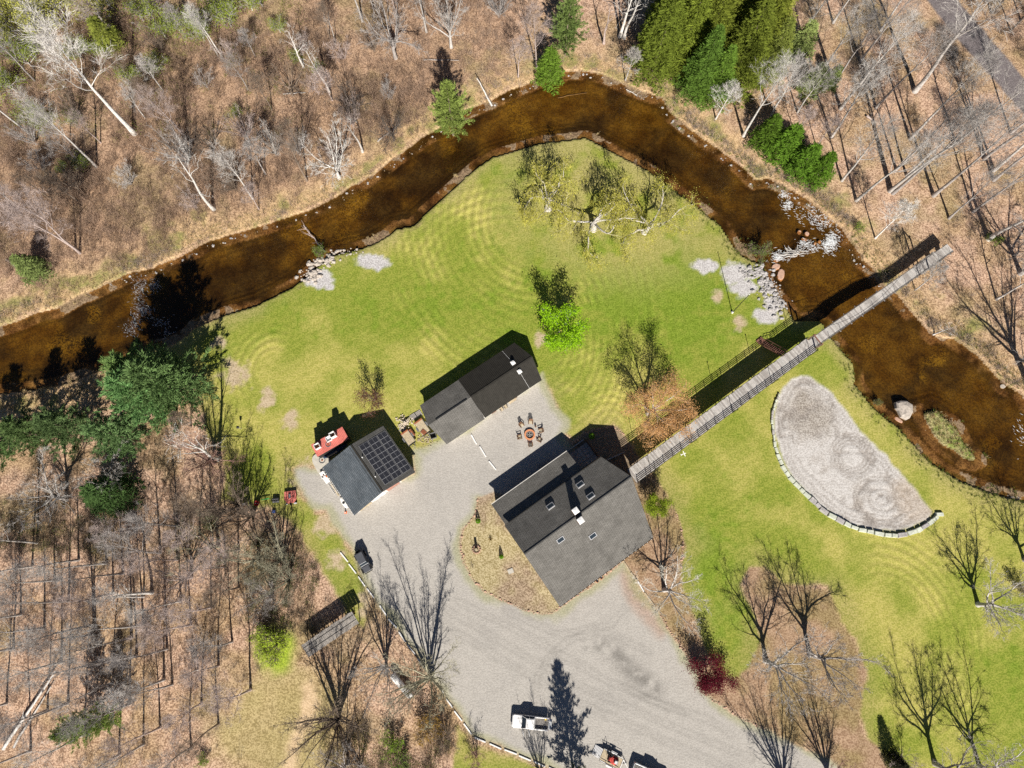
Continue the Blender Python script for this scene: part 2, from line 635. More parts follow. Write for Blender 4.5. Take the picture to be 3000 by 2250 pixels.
SOUTH = [(-260, 1200), (-100, 1160), (0, 1141), (45, 1136), (127, 1125), (194, 1112), (253, 1089), (316, 1062), (375, 1039), (430, 1015), (500, 1000), (540, 975), (561, 953), (601, 935), (669, 908), (750, 883), (800, 858), (854, 831), (890, 804), (922, 773), (962, 743), (980, 735), (1044, 721), (1093, 705), (1130, 683), (1157, 660), (1207, 651), (1238, 619), (1279, 583), (1320, 547), (1356, 511), (1396, 479), (1437, 452), (1500, 434), (1545, 420), (1586, 409), (1658, 402), (1717, 393), (1753, 411), (1812, 443), (1857, 466), (1907, 493), (1952, 529), (1997, 561), (2029, 583), (2079, 624), (2119, 651), (2146, 696), (2169, 732), (2200, 752), (2240, 765), (2252, 800), (2255, 831), (2286, 863), (2318, 904), (2336, 930), (2395, 925), (2425, 945), (2444, 985), (2458, 1000), (2510, 1060), (2519, 1107), (2517, 1125), (2539, 1152), (2566, 1184), (2594, 1211), (2634, 1238), (2657, 1265), (2684, 1292), (2707, 1320), (2729, 1342), (2770, 1369), (2815, 1396), (2851, 1410), (2896, 1428), (2946, 1442), (3000, 1455), (3150, 1530), (3300, 1580)]
ISLAND = [(2684, 1202), (2734, 1188), (2761, 1202), (2792, 1229), (2815, 1256), (2833, 1292), (2860, 1324), (2878, 1351), (2851, 1365), (2815, 1356), (2783, 1329), (2747, 1311), (2725, 1283), (2707, 1252)]
SAND = [(2230 + a / 3.19, 1080 + b / 3.19) for a, b in [(370, 60), (450, 70), (560, 140), (640, 210), (700, 290), (800, 400), (880, 500), (960, 600), (1060, 700), (1150, 800), (1220, 900), (1310, 990), (1400, 1080), (1460, 1150), (1540, 1260), (1600, 1330), (1570, 1400), (1490, 1450), (1380, 1490), (1280, 1520), (1100, 1520), (980, 1500), (850, 1450), (720, 1390), (600, 1310), (500, 1230), (400, 1130), (300, 1030), (240, 930), (190, 830), (160, 720), (140, 600), (130, 480), (140, 380), (170, 270), (220, 170), (290, 100)]]
GRAVEL = [(858, 1374), (881, 1365), (940, 1372), (1040, 1400), (1120, 1400), (1217, 1388), (1205, 1318), (1300, 1285), (1420, 1200), (1590, 1095), (1600, 1125), (1618, 1157), (1636, 1193), (1667, 1229), (1667, 1252), (1650, 1275), (1676, 1301), (1700, 1330), (1660, 1400), (1500, 1470), (1401, 1460), (1392, 1505), (1356, 1554), (1349, 1600), (1360, 1649), (1383, 1694), (1419, 1731), (1455, 1749), (1491, 1767), (1545, 1789), (1590, 1798), (1618, 1796), (1640, 1780), (1740, 1705), (1826, 1643), (1870, 1697), (1885, 1735), (1918, 1775), (1934, 1798), (1961, 1848), (1997, 1893), (2024, 1938), (2047, 1966), (2056, 2024), (2088, 2051), (2124, 2070), (2146, 2088), (2196, 2115), (2250, 2137), (2295, 2165), (2363, 2196), (2431, 2223), (2467, 2250), (2640, 2340), (2750, 2480), (1900, 2480), (1700, 2330), (1600, 2245), (1500, 2203), (1440, 2178), (1390, 2163), (1378, 2145), (1345, 2095), (1310, 2050), (1265, 1990), (1243, 1957), (1220, 1918), (1190, 1880), (1165, 1840), (1130, 1800), (1096, 1750), (1070, 1715), (1050, 1670), (1035, 1620), (1000, 1570), (953, 1500), (926, 1498), (886, 1455)]
LAWN_MAIN = [(400, 1030), (500, 1010), (561, 962), (601, 942), (669, 915), (750, 890), (854, 838), (900, 808), (930, 770), (980, 742), (1044, 728), (1093, 711), (1130, 690), (1157, 667), (1207, 657), (1238, 626), (1279, 590), (1320, 553), (1356, 517), (1396, 485), (1437, 458), (1500, 440), (1586, 414), (1717, 398), (1753, 416), (1812, 448), (1857, 471), (1907, 498), (1952, 534), (2029, 588), (2119, 656), (2169, 737), (2240, 772), (2255, 840), (2330, 925), (2440, 930), (2470, 1010), (2525, 1070), (2523, 1125), (2566, 1190), (2634, 1245), (2707, 1325), (2770, 1374), (2851, 1416), (2946, 1448), (3000, 1462), (3160, 1540), (3160, 2400), (2640, 2400), (2560, 2300), (2600, 2250), (2585, 2223), (2575, 2192), (2539, 2165), (2517, 2101), (2521, 2042), (2539, 1975), (2503, 1875), (2462, 1825), (2444, 1771), (2422, 1721), (2295, 1712), (2240, 1662), (2196, 1663), (2178, 1700), (2180, 1740), (2215, 1800), (2230, 1880), (2195, 1960), (2165, 1990), (2120, 1985), (2070, 1920), (2050, 1860), (2030, 1800), (2000, 1740), (1993, 1681), (2000, 1636), (2002, 1581), (1993, 1541), (1979, 1500), (1940, 1430), (1880, 1350), (1800, 1240), (1760, 1250), (1700, 1270), (1676, 1300), (1600, 1120), (1300, 1300), (1217, 1330), (1200, 1400), (940, 1375), (881, 1365), (858, 1374), (870, 1420), (886, 1455), (926, 1500), (953, 1500), (1000, 1570), (1035, 1620), (1060, 1690), (1090, 1740), (1060, 1830), (1030, 1820), (1010, 1760), (960, 1700), (930, 1640), (890, 1580), (850, 1530), (780, 1485), (700, 1475), (640, 1470), (660, 1400), (650, 1330), (600, 1270), (590, 1180), (560, 1080), (470, 1070), (430, 1050)]
LAWN_LOW = [(1340, 2130), (1380, 2175), (1450, 2200), (1600, 2265), (1700, 2340), (1600, 2420), (1300, 2400), (1330, 2250)]
BED_FRONT = [(1401, 1458), (1392, 1505), (1356, 1554), (1349, 1600), (1360, 1649), (1383, 1694), (1419, 1731), (1455, 1749), (1491, 1767), (1545, 1789), (1590, 1798), (1618, 1796), (1640, 1780), (1700, 1700), (1600, 1500), (1450, 1440)]
BED_SIDE = [(1640, 1780), (1740, 1706), (1826, 1643), (1870, 1697), (1885, 1735), (1918, 1775), (1934, 1798), (1961, 1848), (1997, 1893), (2024, 1938), (2047, 1966), (2070, 1920), (2050, 1860), (2030, 1800), (2000, 1740), (1993, 1681), (2000, 1636), (2002, 1581), (1993, 1541), (1979, 1500), (1940, 1430), (1860, 1380), (1700, 1600)]
BED_LOW = [(2056, 2024), (2088, 2051), (2124, 2070), (2196, 2115), (2250, 2137), (2363, 2196), (2467, 2250), (2600, 2320), (2600, 2250), (2585, 2223), (2575, 2192), (2539, 2165), (2517, 2101), (2521, 2042), (2539, 1975), (2503, 1875), (2462, 1825), (2444, 1771), (2422, 1721), (2295, 1712), (2240, 1662), (2196, 1663), (2178, 1700), (2180, 1740), (2215, 1800), (2230, 1880), (2195, 1960), (2165, 1990), (2110, 1985)]
BED_PATIO = [(1676, 1301), (1700, 1275), (1760, 1252), (1810, 1250), (1880, 1350), (1900, 1420), (1700, 1420), (1640, 1380)]
ROAD_L = [(2640, -110), (2716, 0), (2800, 110), (2900, 220), (3000, 335), (3200, 560)]
ROAD_R = [(2710, -120), (2806, 0), (2880, 90), (3000, 226), (3230, 470)]
GRAVEL_PATCHES = [(1094, 768, 2.9, 1.7), (934, 818, 2.5, 1.6), (965, 842, 1.0, 0.7), (2065, 778, 2.6, 1.5), (2150, 800, 2.4, 2.4), (2180, 845, 2.4, 1.8), (2246, 925, 2.6, 1.6), (2262, 900, 1.6, 2.2)]
PALE_SPOTS = [(690, 1095, 3.0), (780, 1183, 1.6), (788, 1150, 1.4), (845, 1225, 1.6), (860, 1245, 1.2), (1585, 995, 1.6), (2105, 868, 1.3), (2170, 945, 1.6), (640, 1000, 1.5), (900, 1390, 3.0), (985, 1640, 2.0), (960, 1530, 2.4), (1080, 1770, 2.2), (900, 2090, 3.0), (870, 2170, 4.0), (850, 2230, 3.5)]

GX0, GX1, GY0, GY1, GS = -126.0, 126.0, -52.0, 130.0, 0.32
nx, ny = int((GX1 - GX0) / GS) + 1, int((GY1 - GY0) / GS) + 1
gx = np.linspace(GX0, GX1, nx)
gy = np.linspace(GY0, GY1, ny)
X, Y = np.meshgrid(gx, gy)
X, Y = X.ravel(), Y.ravel()
# survey coordinates of every grid point (for laying out tones)
_d = np.stack([X, Y * CT - CAM_H * ST, -(-Y * ST - CAM_H * CT)], 0)
PXG = 1500 + 2000 * _d[0] / _d[2]
PYG = 1125 - 2000 * _d[1] / _d[2]
n_big = fbm(X, Y, 22, 4, 1)
n_mid = fbm(X, Y, 5, 4, 5)
n_fine = fbm(X, Y, 1.2, 3, 9)
wob = (fbm(X, Y, 2.2, 4, 13) - 0.5)

creek_poly = PP(NORTH + SOUTH[::-1], WZ)
dC = sdf(X, Y, creek_poly, 14)
dI = sdf(X, Y, PP(ISLAND, WZ), 6)
dC = np.maximum(dC, -dI) + wob * 0.35 + (n_mid - .5) * .5
dS = sdf(X, Y, PP(SAND)) + wob * 1.0
dG = sdf(X, Y, PP(GRAVEL)) + wob * 1.1
dL = np.minimum(sdf(X, Y, PP(LAWN_MAIN)), sdf(X, Y, PP(LAWN_LOW))) + wob * 1.8
dBf = sdf(X, Y, PP(BED_FRONT)) + wob * 0.3
dBs = sdf(X, Y, PP(BED_SIDE)) + wob * 0.4
dBl = sdf(X, Y, PP(BED_LOW)) + wob * 1.5
dBp = sdf(X, Y, PP(BED_PATIO)) + wob * 0.4
dR = sdf(X, Y, PP(ROAD_L + ROAD_R[::-1])) + wob * 0.6

# heights
rough_amt = smooth(0.5, 4.0, np.minimum(np.minimum(dL, dG), dR))
Z = (fbm(X, Y, 9, 4, 31) - 0.5) * 0.5 * rough_amt + (n_mid - 0.5) * 0.05
edge_fade = smooth(0, 6, np.minimum(np.minimum(X - GX0, GX1 - X), np.minimum(Y - GY0, GY1 - Y)))
inside = -np.minimum(dC, 0)
bank = smooth(0.0, 0.55, np.maximum(dC, 0))
Z = np.where(dC > 0, Z * bank + (1 - bank) * (WZ - 0.02), WZ - 0.08 - 0.5 * smooth(0, 3.2, inside) + (n_mid - 0.5) * 0.25 * smooth(1.2, 3, inside))
sandm = smooth(0.3, -0.3, dS)
# circular rake / tyre grooves in the sand
sx, sy = P(2497, 1335)[:2]
r1 = np.hypot(X - sx, Y - sy)
s2x, s2y = P(2585, 1465)[:2]
r2 = np.hypot(X - s2x, (Y - s2y) * 1.2)
groove = np.zeros_like(X)
for r0, a in ((2.1, .8), (2.7, 1.), (3.3, 1.), (3.9, .6)):
    groove += a * np.exp(-((r1 - r0) / 0.17) ** 2)
for r0, a in ((1.0, .7), (2.3, .7), (4.2, 1.), (4.9, .8)):
    groove += a * np.exp(-((r2 - r0 - 0.3 * (n_mid - .5)) / 0.18) ** 2) * smooth(7, 5, r2)
for off in (0.8, 1.5, 2.6):
    groove += 0.7 * np.exp(-((dS + off) / 0.16) ** 2)
groove += .7 * smooth(0.58, 0.7, fbm(X, Y, 1.6, 3, 77)) * smooth(0.4, 0.62, n_big)
groove *= sandm
Z = Z - 0.09 * groove * sandm
Z = Z * edge_fade
ZG = Z.reshape(ny, nx)


def ground_z(x, y):
    i = np.clip(((np.asarray(x) - GX0) / (GX1 - GX0) * (nx - 1)).astype(int), 0, nx - 1)
    j = np.clip(((np.asarray(y) - GY0) / (GY1 - GY0) * (ny - 1)).astype(int), 0, ny - 1)
    return ZG[j, i]


# surface tones (albedo): two per point, mixed by fine noise in the material
def lerp(A, B, t):
    return A * (1 - t[:, None]) + B * t[:, None]


def const(c):
    return np.broadcast_to(np.array(c), (len(X), 3)).copy()


TA, TBn = const((0.62, 0.43, 0.305)), const((0.27, 0.165, 0.11))       # leaf litter
t = smooth(0.35, 0.7, n_mid)
TA, TBn = lerp(TA, const((0.50, 0.35, 0.21)), t), lerp(TBn, const((0.20, 0.125, 0.07)), t)
north_w = smooth(1700, 1200, PXG) * smooth(1000, 700, PYG + 0.15 * PXG)
TA, TBn = lerp(TA, const((0.47, 0.315, 0.205)), north_w * .8), lerp(TBn, const((0.20, 0.125, 0.08)), north_w * .8)
t = smooth(0.55, 0.78, fbm(X, Y, 7, 4, 41)) * 0.3
TA, TBn = lerp(TA, const((0.22, 0.22, 0.07)), t), lerp(TBn, const((0.12, 0.12, 0.04)), t)
dry = smooth(8, 1.0, dC + (n_mid - .5) * 11) * smooth(0.5, 1.3, dC + (n_fine - .5) * 1.2)       # straw along the banks
TA, TBn = lerp(TA, const((0.62, 0.44, 0.25)), dry), lerp(TBn, const((0.36, 0.24, 0.13)), dry)
t = dry * smooth(0.5, 0.68, fbm(X, Y, 4, 3, 43)) * .85
TA, TBn = lerp(TA, const((0.27, 0.27, 0.08)), t), lerp(TBn, const((0.16, 0.17, 0.05)), t)
# road
m = smooth(0.25, -0.25, dR)
rd = np.exp(-((dR + 1.2) / .5) ** 2)
TA, TBn = lerp(TA, const((0.20, 0.175, 0.175)), m), lerp(TBn, const((0.125, 0.108, 0.108)), m)
# lawn with mowing arcs
m = smooth(0.5, -0.5, dL)
gA, gB = const((0.285, 0.305, 0.055)), const((0.16, 0.205, 0.024))
t = smooth(0.42, 0.66, n_big * .6 + n_mid * .4)
gA, gB = lerp(gA, const((0.46, 0.405, 0.125)), t), lerp(gB, const((0.30, 0.29, 0.06)), t)
t = smooth(0.45, 0.30, n_big * .7 + n_fine * .3)
gA, gB = lerp(gA, const((0.215, 0.285, 0.036)), t), lerp(gB, const((0.12, 0.18, 0.015)), t)
for (cx, cy, ra, rb, w, aa) in ((1560, 1000, 5, 20, 1.3, -.1), (1790, 1260, 1.5, 8, 1.1, 1.0), (1480, 900, 14, 34, 1.6, 1.2), (800, 1085, 3, 8, 1.3, 2.6), (1560, 640, 8, 30, 1.5, 3.6), (2600, 1870, 8, 16, 1.3, .2)):
    ox, oy = P(cx, cy)[:2]
    rr = np.hypot(X - ox, (Y - oy) * .85)
    ring = (0.5 + 0.5 * np.sin(rr * 2 * math.pi / w + 2 * (n_mid - .5))) * smooth(ra - 1, ra + 1, rr) * smooth(rb + 2, rb - 2, rr)
    ang = np.arctan2(Y - oy, X - ox)
    ring = ring * smooth(-0.2, 0.5, np.cos(ang - aa)) * smooth(.3, .6, n_mid * .5 + n_big * .5)
    f = (1 + 0.38 * (ring - 0.45 * smooth(-0.2, 0.5, np.cos(ang - aa)) * smooth(.3, .6, n_mid * .5 + n_big * .5) * smooth(ra - 1, ra + 1, rr) * smooth(rb + 2, rb - 2, rr)))[:, None]
    gA *= f
    gB *= f
stripe = 0.5 + 0.5 * np.sin((X * 0.5 - Y * 0.86) * 2 * math.pi / 1.3 + 3 * (n_big - .5))
f = (1 + 0.08 * (stripe - .5))[:, None]
gA *= f
gB *= f
t = smooth(3.5, 0, dC) * smooth(0.3, .6, n_mid) * .9                    # straw-coloured edge along the creek
gA, gB = lerp(gA, const((0.42, 0.36, 0.16)), t), lerp(gB, const((0.25, 0.23, 0.08)), t)
t = smooth(-5, 0.5, dL + (n_mid - .5) * 6) * .6
gA, gB = lerp(gA, const((0.36, 0.31, 0.12)), t), lerp(gB, const((0.20, 0.20, 0.05)), t)
tt = smooth(500, 200, np.hypot(PXG - 1830, (PYG - 540) * 1.3)) * smooth(0.25, .5, n_mid) * .9
gA, gB = lerp(gA, const((0.40, 0.35, 0.14)), tt), lerp(gB, const((0.26, 0.24, 0.07)), tt)
for (cx, cy, r) in PALE_SPOTS:
    ox, oy = P(cx, cy)[:2]
    t = smooth(r * 1.1, r * .4, np.hypot(X - ox, Y - oy) + (n_fine - .5) * r * 1.6)
    gA, gB = lerp(gA, const((0.52, 0.42, 0.29)), t), lerp(gB, const((0.36, 0.28, 0.17)), t)
    if cy > 2000:
        TA, TBn = lerp(TA, const((0.58, 0.43, 0.26)), t), lerp(TBn, const((0.42, 0.30, 0.16)), t)
TA, TBn = lerp(TA, gA, m), lerp(TBn, gB, m)
# meadow patch low left
t = smooth(13, 6, np.hypot(X - P(840, 2130)[0], Y - P(840, 2130)[1]) + (n_mid - .5) * 10) * .75
TA, TBn = lerp(TA, const((0.44, 0.37, 0.16)), t), lerp(TBn, const((0.27, 0.22, 0.085)), t)
tp = smooth(2.2, .6, linedist(X, Y, PP([(905, 2020), (895, 2090), (865, 2160), (850, 2250), (845, 2300)])) + (n_mid - .5) * 3)
TA, TBn = lerp(TA, const((0.66, 0.49, 0.31)), tp), lerp(TBn, const((0.50, 0.36, 0.21)), tp)
tp = smooth(5, 2, np.hypot(X - P(810, 1900)[0], Y - P(810, 1900)[1]) + (n_mid - .5) * 4)
TA, TBn = lerp(TA, const((0.36, 0.44, 0.05)), tp), lerp(TBn, const((0.22, 0.30, 0.03)), tp)
# beds of dead grass and mulch
m = smooth(0.2, -0.2, dBf)
t = smooth(0.36, 0.68, n_mid)
TA, TBn = lerp(TA, lerp(const((0.50, 0.42, 0.25)), const((0.43, 0.33, 0.23)), t), m), lerp(TBn, lerp(const((0.27, 0.215, 0.10)), const((0.20, 0.14, 0.09)), t), m)
for dd in (dBs, dBl):
    m = smooth(0.35, -0.35, dd)
    TA, TBn = lerp(TA, lerp(const((0.42, 0.29, 0.19)), const((0.34, 0.255, 0.13)), t), m), lerp(TBn, lerp(const((0.25, 0.155, 0.095)), const((0.19, 0.13, 0.06)), t), m)
m = smooth(0.3, -0.3, dBp)
TA, TBn = lerp(TA, const((0.30, 0.23, 0.16)), m), lerp(TBn, const((0.16, 0.12, 0.08)), m)
# gravel
m = smooth(0.45, -0.45, dG) * smooth(-0.2, 0.2, dBf) * smooth(-0.2, 0.2, dBs)
vA, vB = const((0.445, 0.418, 0.38)), const((0.365, 0.342, 0.31))
t = smooth(0.5, 0.75, n_big * .5 + n_mid * .5) * .5
vA, vB = lerp(vA, const((0.355, 0.335, 0.31)), t), lerp(vB, const((0.295, 0.278, 0.256)), t)
stain = np.exp(-(linedist(X, Y, PP([(1725, 1880), (1800, 1915), (1850, 1965), (1915, 2015)])) / 1.6) ** 2) * smooth(.35, .6, n_fine * .5 + n_mid * .5)
track = np.zeros_like(X)
for pts in ([(1560, 2100), (1575, 1980), (1620, 1910), (1680, 1870), (1740, 1850), (1800, 1860), (1900, 1910)], [(1300, 1780), (1500, 1900), (1700, 2010), (1950, 2120), (2200, 2220)], [(1300, 1830), (1500, 1950), (1700, 2060), (1950, 2170), (2150, 2260)], [(1340, 1760), (1560, 1870), (1760, 1985), (2000, 2090)], [(1830, 2010), (1900, 2050), (2080, 2110), (2140, 2150)], [(1480, 1790), (1640, 1860), (1790, 1830), (1880, 1720)]):
    dl = linedist(X, Y, PP(pts)) + (n_fine - .5) * .5
    track += np.exp(-((dl - .45) / .28) ** 2)
t = np.clip(stain * .9 + track * .25, 0, 1)
vA, vB = lerp(vA, const((0.235, 0.22, 0.20)), t), lerp(vB, const((0.175, 0.163, 0.147)), t)
t = smooth(2.2, 0.2, linedist(X, Y, PP([(1840, 1690), (1890, 1780), (1935, 1850)])) + (n_mid - .5) * 3) * .55
vA, vB = lerp(vA, const((0.42, 0.26, 0.18)), t), lerp(vB, const((0.28, 0.17, 0.11)), t)
t = smooth(1.6, 0.1, -dG + (n_mid - .5) * 2.4) * .55
vA, vB = lerp(vA, const((0.36, 0.35, 0.17)), t), lerp(vB, const((0.24, 0.25, 0.09)), t)
TA, TBn = lerp(TA, vA, m), lerp(TBn, vB, m)
pm = np.zeros_like(X)
for (cx, cy, ra, rb) in GRAVEL_PATCHES:
    ox, oy = P(cx, cy)[:2]
    pm = np.maximum(pm, smooth(1.15, 0.75, np.hypot((X - ox) / ra, (Y - oy) / rb) + (n_fine - .5) * .9 + (n_mid - .5) * .6))
TA, TBn = lerp(TA, const((0.58, 0.56, 0.55)), pm), lerp(TBn, const((0.36, 0.34, 0.335)), pm)
# sand
t = smooth(0.56, 0.78, n_mid * .5 + fbm(X, Y, 3, 3, 55) * .5)
sA, sB = lerp(const((0.58, 0.555, 0.53)), const((0.44, 0.40, 0.355)), t), lerp(const((0.42, 0.395, 0.37)), const((0.25, 0.215, 0.185)), t)
tt = smooth(6.5, 2.5, np.hypot(X - P(2370, 1215)[0], Y - P(2370, 1215)[1]) + (n_fine - .5) * 3) * .75
sA, sB = lerp(sA, const((0.42, 0.38, 0.33)), tt), lerp(sB, const((0.18, 0.15, 0.12)), tt)
tt = np.clip(groove, 0, 1) * .85
sA, sB = lerp(sA, const((0.33, 0.295, 0.265)), tt), lerp(sB, const((0.21, 0.185, 0.165)), tt)
tt = smooth(6, 2, np.hypot(X - P(2700, 1465)[0], Y - P(2700, 1465)[1]) + (n_mid - .5) * 5) * .6
sA, sB = lerp(sA, const((0.50, 0.42, 0.34)), tt), lerp(sB, const((0.35, 0.28, 0.21)), tt)
TA, TBn = lerp(TA, sA, sandm), lerp(TBn, sB, sandm)
# creek bed: amber gravel, darker silt in pools
m = smooth(0.12, -0.12, dC)
t = smooth(0.42, 0.62, fbm(X, Y, 8, 4, 61) * .6 + n_mid * .4)
cA, cB = lerp(const((0.155, 0.100, 0.020)), const((0.062, 0.042, 0.016)), t), lerp(const((0.080, 0.051, 0.012)), const((0.032, 0.0215, 0.009)), t)
t = smooth(0.62, 0.75, fbm(X, Y, 6, 3, 67)) * .7
cA = lerp(cA, const((0.24, 0.165, 0.025)), t)
t = smooth(1.6, 0.2, inside) * .55
cA, cB = lerp(cA, const((0.035, 0.024, 0.012)), t), lerp(cB, const((0.02, 0.014, 0.008)), t)
TA, TBn = lerp(TA, cA, m), lerp(TBn, cB, m)
t = smooth(1.0, 0.35, dC + (n_fine - .5) * .9) * smooth(-0.05, 0.1, dC) * .85
TA, TBn = lerp(TA, const((0.24, 0.17, 0.105)), t), lerp(TBn, const((0.11, 0.075, 0.045)), t)
# island
m = smooth(0.1, -0.3, dI + .3)
t = smooth(.45, .6, n_fine)
TA, TBn = lerp(TA, lerp(const((0.42, 0.38, 0.18)), const((0.22, 0.30, 0.06)), t), m), lerp(TBn, const((0.22, 0.20, 0.08)), m)

# cells -> separate ground pieces that meet edge to edge
idx = np.arange(nx * ny).reshape(ny, nx)
quads = np.stack([idx[:-1, :-1], idx[:-1, 1:], idx[1:, 1:], idx[1:, :-1]], -1).reshape(-1, 4)


def cell(d):
    return d.reshape(ny, nx)[:-1, :-1].ravel()


cls = np.zeros(len(quads), int)
cls[cell(dL) < 0] = 1
cls[(cell(dBl) < 0) | (cell(dBs) < 0) | (cell(dBf) < 0) | (cell(dBp) < 0)] = 3
cls[(cell(dG) < 0) & (cell(dBf) > 0) & (cell(dBs) > 0)] = 2
cls[cell(dS) < 0] = 4
cls[cell(dR) < 0] = 6
cls[cell(dC) < 0.3] = 5
V_all = np.stack([X, Y, Z], 1)
for k, (nm, lab, cat) in enumerate((
        ('ground', 'forest floor of brown leaf litter around the clearing and creek', 'ground'),
        ('lawn', 'mown yellow green lawn inside the creek bend', 'lawn'),
        ('gravel_drive', 'pale grey gravel drive and yard between the buildings', 'driveway'),
        ('planting_bed', 'tan mulch and dead grass beds around the brown-roofed house', 'bed'),
        ('sand_arena', 'pale half-oval of sand marked with round tyre tracks', 'sand'),
        ('creek_bed', 'amber gravel bed under the shallow brown creek', 'creek bed'),
        ('asphalt_road', 'narrow grey road crossing the upper right corner', 'road'))):
    q = quads[cls == k]
    used = np.unique(q)
    rem = np.full(len(X), -1)
    rem[used] = np.arange(len(used))
    V, F = V_all[used], rem[q]
    ta, tb = TA[used], TBn[used]
    if k == 0:      # the sheet goes on to the horizon
        B = 1500.0
        ring = np.array([(-B, -B, 0), (B, -B, 0), (B, B, 0), (-B, B, 0), (GX0, GY0, 0), (GX1, GY0, 0), (GX1, GY1, 0), (GX0, GY1, 0)])
        n0 = len(V)
        V = np.concatenate([V, ring])
        F = np.concatenate([F, np.array([(0, 1, 5, 4), (1, 2, 6, 5), (2, 3, 7, 6), (3, 0, 4, 7)]) + n0])
        ta = np.concatenate([ta, np.tile((0.30, 0.2, 0.12), (8, 1))])
        tb = np.concatenate([tb, np.tile((0.15, 0.10, 0.06), (8, 1))])
    me = mesh_np(nm, V, F, M['ground'], True)
    for an, arr in (('tone_a', ta), ('tone_b', tb)):
        at = me.attributes.new(an, 'FLOAT_COLOR', 'POINT')
        at.data.foreach_set('color', np.concatenate([arr, np.ones((len(arr), 1))], 1).astype(np.float32).ravel())
    o = mesh_obj(nm, me)
    tag(o, lab, cat, kind='structure')

# water sheet
ws = 2
wi = idx[::ws, ::ws]
wq = np.stack([wi[:-1, :-1], wi[:-1, 1:], wi[1:, 1:], wi[1:, :-1]], -1).reshape(-1, 4)
wq = wq[(dC[wq] < 0.75).any(1)]
used = np.unique(wq)
rem = np.full(len(X), -1)
rem[used] = np.arange(len(used))
Vw = np.stack([X[used], Y[used], np.full(len(used), WZ) + (n_fine[used] - .5) * 0.03], 1)
o = mesh_obj('creek_water', mesh_np('creek_water', Vw, rem[wq], M['water'], True))
tag(o, 'clear amber brown water of the creek bending round the lawn', 'water', kind='structure')


def dist_fields(px, py):
    """nearest grid values of the zone distances at survey points"""
    p = np.array([P(a, b)[:2] for a, b in zip(px, py)])
    i = np.clip(((p[:, 0] - GX0) / (GX1 - GX0) * (nx - 1)).astype(int), 0, nx - 1)
    j = np.clip(((p[:, 1] - GY0) / (GY1 - GY0) * (ny - 1)).astype(int), 0, ny - 1)
    k = j * nx + i
    return p, dC[k], dL[k], dG[k], dR[k], np.minimum(dBl, dBs)[k], Z[k]


# ------------------------------------------------------------------ trees
def unit(v):
    return v / (np.linalg.norm(v) + 1e-9)


def tilt_dir(d, ang, r):
    k = unit(np.cross(d, r.normal(size=3)))
    return unit(d * math.cos(ang) + k * math.sin(ang))


STYLES = {
    # per level: (children, start t, angle, length ratio); wobble, upward pull
    'forest': dict(L0=.96, r0=.0125, seg=(9, 5, 3), ch=((18, .38, .95, .34), (7, .25, .75, .46)), wob=(.035, .11, .16), up=(.02, .16, .06), tw=(10, .9), sides=(7, 4, 3)),
    'tall': dict(L0=.97, r0=.0125, seg=(10, 5, 3), ch=((16, .48, .75, .29), (6, .3, .7, .45)), wob=(.03, .1, .16), up=(.02, .2, .06), tw=(10, .9), sides=(7, 4, 3)),
    'open': dict(L0=.30, r0=.026, seg=(4, 7, 4), ch=((8, .50, .95, 1.95), (11, .18, .75, .42)), wob=(.05, .12, .17), up=(.02, .085, .03), tw=(13, .085), sides=(8, 5, 3)),
    'vase': dict(L0=.10, r0=.024, seg=(2, 8, 4), ch=((14, .2, .50, 8.6), (12, .22, .55, .30)), wob=(.05, .07, .14), up=(0, .05, .08), tw=(10, .03), sides=(7, 5, 3)),
    'snag': dict(L0=.80, r0=.017, seg=(8, 6, 3), ch=((8, .35, .80, .42), (4, .35, .8, .42)), wob=(.06, .26, .3), up=(.02, .12, .05), tw=(3, .45), sides=(8, 5, 4)),
    'shrub': dict(L0=.08, r0=.012, seg=(2, 6, 3), ch=((11, .1, .62, 9.0), (7, .25, .6, .3)), wob=(.05, .1, .18), up=(0, .06, .06), tw=(7, .03), sides=(5, 4, 3)),
    'willow': dict(L0=.28, r0=.036, seg=(4, 8, 4), ch=((7, .6, .95, 2.2), (7, .25, .9, .42)), wob=(.1, .26, .26), up=(.02, .09, .0), tw=(5, .08), sides=(9, 6, 4)),
}


